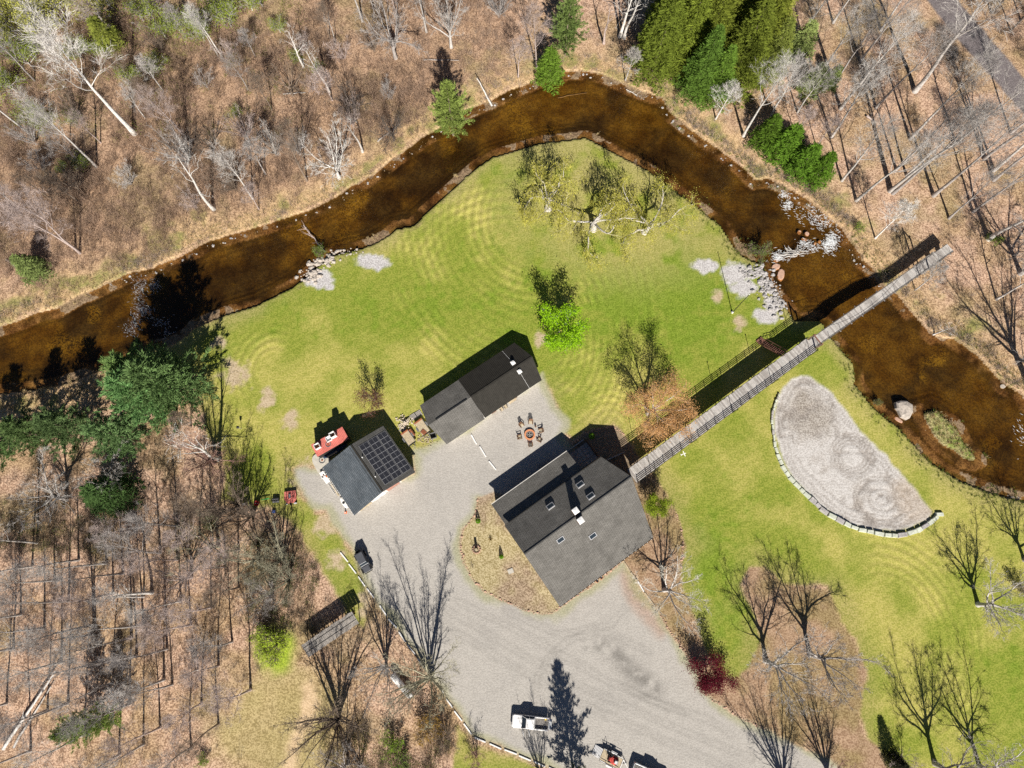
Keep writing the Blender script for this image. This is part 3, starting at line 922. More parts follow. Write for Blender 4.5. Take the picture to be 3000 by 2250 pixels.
def gen_bare(seed, H, style, twig_w=.03, leaf=None):
    """-> trunk mesh (trunk and main limbs), crown mesh (branches, twigs, leaves)"""
    S = STYLES[style]
    r = np.random.default_rng(seed)
    T, C = TB(), TB()
    tw_p, tw_d, tw_l, ends = [], [], [], []

    def grow(p, d, L, rad, lvl):
        n = S['seg'][lvl]
        pts, ds = [p], []
        for i in range(n):
            d = unit(d + r.normal(0, S['wob'][lvl], 3) + np.array([0, 0, S['up'][lvl]]))
            p = p + d * L / n
            pts.append(p)
            ds.append(d)
        end = .12 if lvl else (.10 if S['L0'] > .6 else .62)
        rr = rad * (1 - (1 - end) * np.linspace(0, 1, n + 1) ** .85)
        if lvl == 0:
            rr[0] *= 1.35
        (T if lvl <= 1 else C).tube(pts, rr, S['sides'][lvl])
        pts = np.array(pts)
        if lvl < 2:
            k, t0, ang, ratio = S['ch'][lvl]
            for i in range(k):
                t = t0 + (1 - t0) * (i + r.uniform(0, 1)) / k
                f = min(t * n, n - 1e-6)
                a = int(f)
                q = pts[a] + (pts[a + 1] - pts[a]) * (f - a)
                rq = rr[a] + (rr[a + 1] - rr[a]) * (f - a)
                dd = tilt_dir(ds[a], ang * r.uniform(.65, 1.25), r) if lvl else unit(ds[a] * math.cos(ang * (u_ := r.uniform(.6, 1.2))) + np.array([math.cos(i * 2.4 + r.uniform(-.4, .4)), math.sin(i * 2.4 + r.uniform(-.4, .4)), 0]) * math.sin(ang * u_))
                if lvl == 1 and dd[2] < -.25:
                    dd[2] *= -.5
                fall = (1.12 - .75 * (t - t0) / (1 - t0)) if S['L0'] > .6 or lvl else 1.0
                grow(q, unit(dd), L * ratio * fall * r.uniform(.75, 1.2), max(rq * (.5 if lvl or S['L0'] > .6 else .6), .012), lvl + 1)
        if lvl >= 1:
            k, _ = S['tw']
            k = k if lvl == 2 else k // 2
            tl = max(H * .055, .45)
            for i in range(k):
                t = r.uniform(.3, 1) if i else 1.0
                f = min(t * n, n - 1e-6)
                a = int(f)
                q = pts[a] + (pts[a + 1] - pts[a]) * (f - a)
                d1 = tilt_dir(ds[a], r.uniform(.2, .9), r)
                l1 = tl * r.uniform(.6, 1.4)
                tw_p.append(q), tw_d.append(d1), tw_l.append(l1)
                ends.append(q + d1 * l1 * .8)
                for _ in range(2):
                    tt = r.uniform(.2, .8)
                    d2 = tilt_dir(d1, r.uniform(.4, .9), r)
                    tw_p.append(q + d1 * l1 * tt), tw_d.append(d2), tw_l.append(l1 * r.uniform(.4, .7))
                    ends.append(q + d1 * l1 * tt + d2 * l1 * .5)
    grow(np.array([0, 0, -.15]), np.array([0, 0, 1.0]), H * S['L0'], H * S['r0'] + .03, 0)
    tw_p, tw_d, tw_l = np.array(tw_p), np.array(tw_d), np.array(tw_l)
    C.tris(tw_p, tw_d, tw_l, twig_w * (.7 + .6 * r.random(len(tw_p))), r)
    L = None
    if leaf:
        ends = np.array(ends)
        n_leaf, size, spread = leaf[:3]
        pick = ends[r.integers(0, len(ends), n_leaf)] + r.normal(0, spread, (n_leaf, 3))
        pick[:, 2] = np.maximum(pick[:, 2], .25)
        L = TB()
        L.leaves(pick, size, r, .45)
        if style == 'willow':      # drooping yellow green strands
            m = len(pick) // 3
            p0 = ends[r.integers(0, len(ends), m)]
            L.tris(p0, np.array([0, 0, -1.0]) + r.normal(0, .25, (m, 3)), r.uniform(.8, 2.4, m), .07, r)
    nm = style
    return T.mesh(nm + '_trunk', M['bark']), C.mesh(nm + '_crown', M['twig']), (L.mesh(nm + '_leaves', M['leaf']) if L else None)


def gen_conifer(seed, H, R, style):
    r = np.random.default_rng(seed)
    T, C = TB(), TB()
    zs = np.linspace(0, H, 9)
    pts = np.stack([np.cumsum(r.normal(0, .04, 9)), np.cumsum(r.normal(0, .04, 9)), zs - .15], 1)
    T.tube(pts, (H * .012 + .06) * (1 - .93 * zs / H), 7)
    P0, D0, L0, W0 = [], [], [], []
    z = H * (.12 if style == 'pine' else .05)
    while z < H * .985:
        k = 5 if style == 'pine' else 6
        az0 = r.uniform(0, 6.28)
        rel = z / H
        prof = (1 - rel) ** .75 if style == 'hemlock' else min(1.0, 1.35 * (1 - rel) ** .7) * (.75 + .25 * math.sin(z * 2.1))
        for i in range(k):
            az = az0 + i * 6.283 / k + r.uniform(-.3, .3)
            bl = R * prof * r.uniform(.7, 1.12) + .25
            el = (.25 if style == 'pine' else .02) + r.uniform(-.12, .15) + .35 * rel
            d = np.array([math.cos(az) * math.cos(el), math.sin(az) * math.cos(el), math.sin(el)])
            base = np.array([np.interp(z, zs, pts[:, 0]), np.interp(z, zs, pts[:, 1]), z])
            tip = base + d * bl + np.array([0, 0, -.07 * bl if style == 'hemlock' else .06 * bl])
            C.tube([base, (base + tip) / 2 + (0, 0, .02), tip], [.05, .03, .01], 3)
            side = np.cross(d, (0, 0, 1.0))
            m = max(3, int(bl / .30))
            for j in range(m):
                t = (j + r.uniform(.3, 1)) / m
                if t < .22 and bl > 1.2:
                    continue
                q = base + (tip - base) * t
                if style == 'pine':
                    wsp = .34 * bl * (1 - t) + .15
                    q = q + side * r.uniform(-wsp, wsp)
                    nk = 14
                    dd = r.normal(0, .55, (nk, 3)) + d * 1.0 + np.array([0, 0, .55])
                    P0.append(np.repeat(q[None], nk, 0) + r.normal(0, .1, (nk, 3)))
                    D0.append(dd)
                    L0.append(r.uniform(.35, .75, nk))
                    W0.append(r.uniform(.07, .15, nk))
                else:
                    for sg in (-1, 1):
                        nk = 5
                        sl = (.42 * bl * (1 - t) + .22)
                        u = r.random(nk)[:, None]
                        dd = side * sg * .9 + d * .7 + np.array([0, 0, -.12]) + r.normal(0, .22, (nk, 3))
                        P0.append(q + side * sg * sl * u + d * .4 * sl * u + r.normal(0, .05, (nk, 3)))
                        D0.append(dd)
                        L0.append(r.uniform(.3, .6, nk))
                        W0.append(r.uniform(.09, .18, nk))
        z += (.62 if style == 'pine' else .5) * (1 if H > 8 else .7)
    n = sum(len(a) for a in P0)
    top = 30
    P0.append(np.tile([pts[-1][0], pts[-1][1], H - .5], (top, 1)) + r.normal(0, .15, (top, 3)))
    D0.append(r.normal(0, .5, (top, 3)) + (0, 0, 1))
    L0.append(r.uniform(.3, .7, top))
    W0.append(np.full(top, .08))
    C.tris(np.concatenate(P0), np.concatenate(D0), np.concatenate(L0), np.concatenate(W0), r)
    return T.mesh(style + '_trunk', M['bark']), C.mesh(style + '_crown', M['needle']), None


VAR = {}


def variant(key, n, H, maker):
    VAR[key] = (H, [maker(i) for i in range(n)])


variant('forest', 5, 20, lambda i: gen_bare(100 + i, 20, 'forest', .032))
variant('tall', 5, 24, lambda i: gen_bare(200 + i, 24, 'tall', .030))
variant('open', 5, 15, lambda i: gen_bare(300 + i, 15, 'open', .042))
variant('vase', 3, 13, lambda i: gen_bare(400 + i, 13, 'vase', .038))
variant('snag', 4, 15, lambda i: gen_bare(500 + i, 15, 'snag', .035))
variant('shrub', 4, 4, lambda i: gen_bare(600 + i, 4, 'shrub', .022))
variant('sapling', 4, 8, lambda i: gen_bare(650 + i, 8, 'forest', .024))
variant('leafy', 4, 7, lambda i: gen_bare(700 + i, 7, 'open', .022, (2000, .24, .45)))
variant('bush', 3, 2.6, lambda i: gen_bare(750 + i, 2.6, 'shrub', .02, (900, .15, .14)))
variant('lime', 1, 10, lambda i: gen_bare(801, 10, 'open', .022, (8000, .30, .45)))
variant('orange', 1, 15, lambda i: gen_bare(811, 15, 'open', .032, (13000, .19, .5)))
variant('burgundy', 1, 7, lambda i: gen_bare(821, 7, 'open', .022, (9000, .22, .55)))
variant('willow', 3, 13, lambda i: gen_bare(830 + i, 13, 'willow', .03, (4200, .19, .6)))
variant('pine', 3, 18, lambda i: gen_conifer(900 + i, 18, 5.2, 'pine'))
variant('hemlock', 3, 20, lambda i: gen_conifer(920 + i, 20, 4.6, 'hemlock'))
variant('spruce', 3, 9, lambda i: gen_conifer(940 + i, 9, 2.8, 'hemlock'))

COLS = {
    'white': (0.60, 0.57, 0.53), 'pale': (0.46, 0.43, 0.40), 'grey': (0.34, 0.31, 0.29), 'pink': (0.42, 0.34, 0.31),
    'brown': (0.22, 0.17, 0.13), 'dark': (0.12, 0.10, 0.085), 'olive': (0.33, 0.31, 0.22), 'red': (0.33, 0.20, 0.16),
}
_count = {}
TREES = []


def tree(kind, px, py, h, col, name, label, cat='tree', group=None, leafcol=None, twigcol=None, lean=(0, 0), rz=None, var=None, wide=1.0):
    H, vs_ = VAR[kind]
    k = _count.get(kind, 0)
    _count[kind] = k + 1
    tm, cm, lm = vs_[k % len(vs_) if var is None else var]
    x, y = P(px, py)[:2]
    z = float(ground_z(x, y))
    root = empty(name, label, cat, (x, y, z - .05), 0, group)
    sc = h / H
    root.scale = (sc * wide, sc * wide, sc)
    root.rotation_euler = (lean[0], lean[1], rng.uniform(0, 6.28) if rz is None else rz)
    c = COLS[col]
    j = rng.uniform(.88, 1.12)
    c = tuple(v * j for v in c)
    mesh_obj('trunk', tm, root, c)
    conifer = kind in ('pine', 'hemlock', 'spruce')
    if conifer:
        leafcol = tuple(v * w_ for v, w_ in zip(leafcol, rng.uniform(.85, 1.18) * rng.uniform(.94, 1.06, 3)))
    mesh_obj('crown', cm, root, leafcol if conifer else (twigcol or tuple(v * .92 for v in c)))
    if lm is not None:
        mesh_obj('leaves', lm, root, leafcol)
    TREES.append((x, y))
    return root


ORD = ['nearest', 'second', 'third', 'fourth', 'fifth', 'sixth', 'seventh', 'eighth', 'ninth', 'tenth', 'eleventh', 'twelfth', 'thirteenth', 'fourteenth', 'fifteenth', 'sixteenth', 'seventeenth', 'eighteenth', 'nineteenth', 'twentieth', 'twenty-first', 'twenty-second', 'twenty-third', 'twenty-fourth', 'twenty-fifth', 'twenty-sixth', 'twenty-seventh', 'twenty-eighth', 'twenty-ninth', 'thirtieth', 'thirty-first', 'thirty-second', 'thirty-third', 'thirty-fourth', 'thirty-fifth', 'thirty-sixth', 'thirty-seventh', 'thirty-eighth', 'thirty-ninth', 'fortieth']
CWORD = {'white': 'white-barked', 'pale': 'pale grey', 'grey': 'grey', 'pink': 'pinkish grey', 'brown': 'brown', 'dark': 'dark', 'olive': 'olive grey', 'red': 'reddish brown'}


def ranked(lst, mark, fmt, group):
    """trees told apart by their order from a landmark"""
    mx, my = P(*mark)[:2]
    lst = sorted(lst, key=lambda e: math.hypot(P(e[1], e[2])[0] - mx, P(e[1], e[2])[1] - my))
    seen = {}
    for e in lst:
        key = e[4]
        n = seen.get(key, 0)
        seen[key] = n + 1
        tree(e[0], e[1], e[2], e[3], e[4], 'bare_tree', fmt.format(o=ORD[n], c=CWORD[e[4]]), 'tree', group, wide=e[5] if len(e) > 5 else 1.0)


# wood beyond the creek, upper left
tree('tall', 395, 392, 28, 'white', 'bare_tree', 'tallest white-trunked tree leaning across the upper left wood', group='trees beyond the creek', wide=1.25)
tree('snag', 626, 612, 22, 'white', 'bare_tree', 'white bare tree with antler-like branches near the left creek bank', group='trees beyond the creek', wide=.9)
tree('open', 994, 522, 15, 'white', 'bare_tree', 'bare tree with thick white trunk foot closest to upper creek bank', group='trees beyond the creek', wide=.8)
tree('snag', 890, 197, 12, 'white', 'dead_tree', 'slender white dead trunk with one side fork in upper brush', group='dead trees')
tree('snag', 965, 271, 15, 'white', 'dead_tree', 'white dead tree with upright forked prongs in upper brush', group='dead trees')
tree('snag', 983, 131, 9, 'pale', 'dead_tree', 'thin pale leaning pole-like dead trunk near top of wood', group='dead trees', wide=.7)
tree('snag', 1062, 445, 13, 'pale', 'bare_tree', 'twin-stemmed pale tree with crooked limbs above the creek', group='trees beyond the creek')
tree('open', 1322, 138, 16, 'pale', 'bare_tree', 'straight pale tree with broad fan crown at top edge above the pine', group='trees beyond the creek', wide=.75)
tree('open', 1159, 170, 18, 'grey', 'bare_tree', 'grey wide-crowned bare tree left of the straight pale one, top edge', group='trees beyond the creek', wide=.8)
tree('snag', 1816, 108, 19, 'white', 'bare_tree', 'thick white double trunk with wiggly limbs beside the hemlocks', group='trees beyond the creek')
tree('snag', 1828, 112, 18, 'white', 'bare_tree', 'second white trunk of the wiggly-limbed pair beside the hemlocks', group='trees beyond the creek')
tree('tall', 2178, 398, 21, 'white', 'bare_tree', 'pale straight tree leaning right from the bank below the hemlocks', group='trees beyond the creek')
ranked([('tall', 282, 488, 20, 'pale'), ('forest', 235, 742, 18, 'pink'), ('forest', 222, 730, 17, 'pink'), ('forest', 150, 655, 15, 'pink'), ('tall', 85, 390, 17, 'pale'), ('forest', 427, 348, 9, 'pale'), ('sapling', 480, 267, 9, 'pale'), ('tall', 651, 167, 13, 'white'), ('tall', 640, 165, 11, 'pale'), ('forest', 742, 583, 15, 'pale'), ('vase', 809, 452, 8, 'pale'), ('tall', 1062, 63, 17, 'pale'), ('tall', 1249, 93, 17, 'pale'), ('open', 1155, 410, 9, 'dark'), ('open', 1040, 330, 10, 'dark'), ('forest', 1572, 203, 15, 'pink'), ('forest', 1518, 226, 11, 'pink'), ('sapling', 1832, 235, 9, 'pale'), ('snag', 1769, 127, 14, 'pink'), ('sapling', 2097, 348, 11, 'white'), ('open', 560, 455, 9, 'dark'), ('open', 240, 560, 9, 'brown'), ('shrub', 385, 540, 6, 'pale'), ('shrub', 130, 500, 6, 'grey'), ('forest', 244, 483, 10.3, 'grey'), ('sapling', 748, 165, 7.1, 'grey'), ('shrub', 1141, 285, 5.0, 'grey'), ('sapling', 545, 108, 7.5, 'grey'), ('forest', 55, 606, 10.2, 'grey'), ('vase', 1463, 50, 9.6, 'grey'), ('shrub', 606, 256, 5.0, 'grey'), ('vase', 104, 420, 6.7, 'grey'), ('forest', 252, 244, 12.6, 'grey'), ('vase', 555, 478, 9.8, 'grey'), ('forest', 727, 263, 10.5, 'grey'), ('forest', 1097, 40, 10.5, 'grey'), ('forest', 103, 237, 13.5, 'grey'), ('sapling', 778, 510, 10.8, 'grey'), ('forest', 205, 412, 9.1, 'grey'), ('vase', 879, 451, 6.6, 'grey'), ('sapling', 1163, 50, 9.6, 'pink'), ('forest', 325, 116, 10.2, 'pink'), ('shrub', 574, 605, 5.4, 'pink'), ('shrub', 464, 29, 6.0, 'pink'), ('vase', 725, 401, 7.2, 'pink'), ('vase', 1035, 368, 6.3, 'pink'), ('sapling', 974, 294, 9.6, 'pink'), ('sapling', 759, 613, 7.9, 'pink'), ('shrub', 675, 166, 5.8, 'pink'), ('shrub', 895, 151, 5.3, 'pink'), ('shrub', 1011, 172, 5.6, 'pink'), ('forest', 9, 219, 13.3, 'pink'), ('shrub', 918, 263, 4.3, 'pink'), ('forest', 551, 407, 14.7, 'pink'), ('forest', 296, 419, 9.9, 'pink'), ('shrub', 985, 469, 6.0, 'pink'), ('open', 858, 279, 8.6, 'brown'), ('sapling', 457, 318, 8.5, 'brown'), ('open', 73, 131, 9.5, 'brown'), ('vase', 692, 554, 8.6, 'brown'), ('vase', 225, 348, 7.4, 'brown'), ('forest', 399, 247, 9.1, 'brown'), ('forest', 145, 580, 9.4, 'brown'), ('sapling', 967, 111, 7.9, 'brown'), ('vase', 480, 153, 6.7, 'brown'), ('sapling', 240, 596, 10.6, 'brown'), ('forest', 899, 529, 14.8, 'brown'), ('vase', 1098, 149, 7.0, 'brown'), ('open', 628, 449, 8.3, 'brown'), ('sapling', 796, 321, 10.2, 'brown')],
       (1325, 385), '{o} {c} bare tree from the pine overhanging the creek', 'trees beyond the creek')
# wood beyond the footbridge, right
tree('snag', 2896, 701, 23, 'white', 'bare_tree', 'stout white-barked crooked tree at the right edge above the footbridge', group='trees beyond the footbridge')
tree('tall', 2680, 267, 28, 'pale', 'bare_tree', 'largest leaning tree with twisted pale top reaching the road', group='trees beyond the footbridge', wide=1.3)
tree('sapling', 2564, 698, 12, 'white', 'bare_tree', 'slim white leaning tree just above the footbridge far end', group='trees beyond the footbridge')
tree('snag', 2738, 978, 8, 'white', 'dead_tree', 'small bleached dead tree on the creek bank right of the footbridge', group='dead trees')
ranked([('forest', 2467, 529, 18, 'pale'), ('tall', 2508, 588, 22, 'pale'), ('tall', 2607, 560, 26, 'pale'), ('tall', 2616, 566, 25, 'grey'), ('tall', 2734, 574, 26, 'grey'), ('tall', 2910, 500, 24, 'pale'), ('tall', 2910, 529, 22, 'grey'), ('tall', 2462, 319, 25, 'pale'), ('forest', 2435, 402, 20, 'pale'), ('tall', 2566, 316, 21, 'grey'), ('tall', 2666, 407, 23, 'pale'), ('forest', 2336, 330, 14, 'pale'), ('tall', 2444, 244, 19, 'grey'), ('forest', 2259, 339, 16, 'pale'), ('tall', 2390, 240, 20, 'pale'), ('tall', 2440, 68, 18, 'pale'), ('forest', 2340, 122, 18, 'pale'), ('forest', 2259, 60, 16, 'pink'), ('tall', 2883, 466, 24, 'grey'), ('tall', 2625, 497, 20, 'grey'), ('tall', 2655, 515, 20, 'pale'), ('forest', 2919, 877, 15, 'pale'), ('sapling', 2680, 850, 9, 'pale'), ('open', 3012, 1125, 24, 'grey'), ('tall', 2520, 180, 20, 'grey'), ('tall', 2580, 90, 20, 'pale'), ('tall', 2800, 420, 21, 'pale'), ('tall', 2850, 620, 20, 'grey'), ('tall', 2960, 390, 20, 'grey'), ('forest', 2780, 640, 17, 'grey'), ('open', 2990, 800, 18, 'grey'), ('sapling', 2390, 430, 9, 'pink'), ('sapling', 2330, 400, 8, 'pink')],
       (2790, 720), '{o} {c} bare tree from the footbridge far end', 'trees beyond the footbridge')
# wood across the road corner
for i, (a, b) in enumerate([(2905, 40), (2960, 90), (2990, 60), (3040, 130), (2870, -30)]):
    tree('forest', a, b, 15, 'dark', 'bare_tree', '%s dark bare tree from the road in the corner wood across it' % ORD[i], group='trees across the road')
# wood at lower left
tree('snag', 445, 1735, 14, 'white', 'bare_tree', 'big white tree with spreading antler limbs in the lower left wood', group='trees in the lower left wood', wide=1.25)
tree('open', 195, 1462, 14, 'pale', 'bare_tree', 'round-crowned pale bare tree below the left conifer', group='trees in the lower left wood')
tree('snag', 640, 1345, 21, 'white', 'bare_tree', 'white tree leaning left across the big pine', group='trees in the lower left wood')
tree('open', 628, 1355, 13, 'red', 'bare_tree', 'reddish twiggy tree at the lawn edge below the big pine', group='trees in the lower left wood')
ranked([('tall', 384, 1868, 18, 'pale'), ('tall', 400, 1920, 17, 'grey'), ('tall', 312, 1650, 16, 'pale'), ('tall', 275, 1832, 18, 'pale'), ('forest', 270, 1858, 15, 'grey'), ('forest', 505, 2005, 13, 'grey'), ('snag', 580, 1962, 7, 'white'), ('forest', 735, 2020, 15, 'pink'), ('forest', 420, 1748, 14, 'pale'), ('forest', 603, 1256, 9, 'brown'), ('sapling', 560, 1250, 8, 'brown'), ('vase', 706, 1485, 10, 'brown'), ('vase', 742, 1512, 11, 'brown'), ('forest', 660, 1500, 11, 'brown'), ('forest', 620, 1500, 12, 'brown'), ('forest', 585, 1570, 13, 'pink'), ('open', 640, 1600, 12, 'olive'), ('forest', 700, 1610, 13, 'pink'), ('open', 760, 1640, 11, 'olive'), ('forest', 520, 1540, 14, 'grey'), ('vase', 830, 1640, 11, 'olive'), ('forest', 470, 1620, 15, 'grey'), ('forest', 400, 1560, 13, 'pink'), ('tall', 110, 1590, 15, 'pale'), ('tall', 95, 1660, 15, 'white'), ('open', 560, 1690, 12, 'pink'), ('forest', 620, 1780, 14, 'pink'), ('forest', 560, 1830, 15, 'pink'), ('tall', 490, 1900, 16, 'grey'), ('tall', 200, 1760, 16, 'grey'), ('tall', 180, 1940, 16, 'pale'), ('tall', 330, 2000, 16, 'grey'), ('tall', 380, 2060, 16, 'grey'), ('forest', 470, 2130, 14, 'pink'), ('tall', 250, 2150, 16, 'pale'), ('tall', 140, 2080, 15, 'grey'), ('forest', 560, 2190, 13, 'grey'), ('forest', 640, 2120, 12, 'brown'), ('tall', 90, 2200, 16, 'grey'), ('tall', 350, 2210, 15, 'pale'), ('forest', 680, 1880, 13, 'grey'), ('forest', 700, 1720, 12, 'brown'), ('forest', 330, 1740, 15, 'pink'), ('forest', 60, 1800, 15, 'pale'), ('forest', 40, 1900, 15, 'grey'), ('open', 350, 1390, 11, 'pale'), ('tall', 230, 1640, 15, 'grey'), ('tall', 160, 1700, 15, 'pale'), ('tall', 420, 1830, 17, 'pale'), ('tall', 530, 1760, 15, 'pale'), ('tall', 480, 1990, 16, 'pale'), ('tall', 280, 1940, 16, 'pale'), ('tall', 420, 2180, 15, 'pale'), ('forest', 590, 2060, 13, 'pink'), ('forest', 640, 1950, 13, 'pink'), ('tall', 200, 2060, 16, 'grey'), ('tall', 20, 2060, 15, 'grey'), ('tall', 130, 1840, 16, 'grey'), ('forest', 660, 1660, 12, 'pink'), ('forest', 520, 1640, 13, 'pink'), ('tall', 360, 1680, 15, 'grey')],
       (965, 1880), '{o} {c} bare tree from the plank-roofed shed', 'trees in the lower left wood')
# clump between shed and drive
tree('vase', 1262, 1985, 14, 'olive', 'bare_tree', 'olive many-stemmed tree right of the white tank', group='trees around the tank', wide=1.0)
tree('vase', 1132, 1948, 13, 'pale', 'bare_tree', 'pale many-stemmed tree left of the white tank', group='trees around the tank', wide=.7)
tree('vase', 994, 2105, 15, 'brown', 'bare_tree', 'brown tree casting its stems over the plank-roofed shed', group='trees around the tank')
tree('shrub', 1215, 2030, 6, 'brown', 'bare_shrub', 'brown twiggy shrub under the olive tree by the drive timbers', 'shrub', group='shrubs around the tank')
tree('shrub', 1395, 2215, 5, 'red', 'bare_shrub', 'reddish twiggy shrub below the drive timbers at the bottom', 'shrub', group='shrubs around the tank')
tree('shrub', 1310, 2150, 5, 'brown', 'bare_shrub', 'brown leafless shrub left of the reddish one by the timbers', 'shrub', group='shrubs around the tank')
tree('open', 1060, 2290, 9, 'brown', 'bare_tree', 'brown bare tree at the bottom edge below the pale tank tree', group='trees around the tank')
tree('open', 1020, 2235, 11, 'grey', 'bare_tree', 'grey bare tree at the bottom edge below the shed', group='trees around the tank')
tree('bush', 1258, 2120, 4.5, 'brown', 'budding_shrub', 'amber-leaved shrub under the olive tree', 'shrub', leafcol=(.30, .19, .05))
tree('vase', 850, 1700, 9, 'olive', 'bare_tree', 'olive twiggy thicket tree left of the grass strip', group='trees in the lower left wood')
tree('vase', 800, 1740, 8, 'grey', 'bare_tree', 'grey twiggy thicket tree above the yellow-green shrub', group='trees in the lower left wood')
# trees right of the house and on the lower lawn
tree('open', 1946, 1728, 13, 'pale', 'bare_tree', 'pale bare tree in the mulch beside the house, shading its roof', group='bare lawn trees', twigcol=(.55, .52, .45))
tree('open', 2243, 1935, 15, 'pale', 'bare_tree', 'pale bare tree right of the burgundy tree', group='bare lawn trees')
tree('open', 2372, 1916, 18, 'grey', 'bare_tree', 'tall bare tree rooted in the leaf bed, crown toward the right', group='bare lawn trees', wide=.8)
tree('open', 2865, 1771, 13, 'pale', 'bare_tree', 'ghost-pale bare tree alone on the lower right lawn', group='bare lawn trees', wide=1.1)
tree('open', 2738, 2236, 18, 'grey', 'bare_tree', 'bare tree at the bottom edge with the longest lawn shadow', group='bare lawn trees', wide=.8)
tree('open', 2869, 2243, 16, 'pale', 'bare_tree', 'pale bare tree in the lower right corner', group='bare lawn trees', wide=.8)
tree('open', 3000, 1640, 12, 'grey', 'bare_tree', 'bare tree at the right edge by the creek outlet', group='bare lawn trees')
tree('vase', 2425, 2268, 11, 'red', 'bare_tree', 'reddish bare tree at the bottom edge beside the drive mouth', group='bare lawn trees')
tree('vase', 2300, 2300, 12, 'brown', 'bare_tree', 'bare tree off the bottom whose stems shade the drive mouth', group='bare lawn trees')
tree('shrub', 2640, 2225, 5, 'pink', 'bare_shrub', 'pinkish twiggy shrub beside the dark juniper', 'shrub')
tree('spruce', 2608, 2222, 5, 'dark', 'juniper', 'narrow dark juniper at the bottom of the leaf bed', leafcol=(.035, .04, .022))
tree('pine', 1684, 2285, 14, 'brown', 'pine_tree', 'pine at the bottom edge dappling the drive by the pickup', leafcol=(.10, .12, .03), wide=1.05)
tree('vase', 1588, 2290, 9, 'brown', 'bare_tree', 'bare tree at the bottom edge behind the white timbers', group='bare lawn trees', wide=.7)
# lawn trees with leaves
tree('lime', 1640, 992, 10, 'grey', 'maple_tree', 'bright lime green tree on the lawn by the long building', leafcol=(.30, .52, .02), wide=.98)
tree('orange', 1898, 1211, 15, 'pale', 'budding_tree', 'orange budding tree beside the boardwalk', leafcol=(.62, .36, .16), twigcol=(.52, .36, .22), wide=1.0)
tree('burgundy', 2070, 1970, 6, 'brown', 'plum_tree', 'burgundy-leaved tree at the drive edge', leafcol=(.13, .016, .028), wide=1.0)
tree('lime', 1912, 1484, 6.5, 'brown', 'leafing_tree', 'yellow-green leafing tree between house corner and boardwalk', leafcol=(.29, .37, .035), wide=.75)
tree('leafy', 1103, 1170, 6.5, 'brown', 'lawn_sapling', 'small reddish brown sapling alone on the upper lawn', leafcol=(.16, .07, .05), lean=(0, -.25), wide=.8)
for (a, b, h, lab) in ((1606, 612, 13, 'left willow of three on the lawn tip, yellow-green with bleached limbs'), (1738, 672, 13, 'middle willow of three on the lawn tip, drooping yellow-green'), (1889, 680, 12.5, 'right willow of three on the lawn tip, with reddish trunk')):
    tree('willow', a, b, h, 'pale', 'willow_tree', lab, leafcol=(.50, .47, .10), group='willows on the lawn tip', twigcol=(.55, .50, .30), wide=1.2)
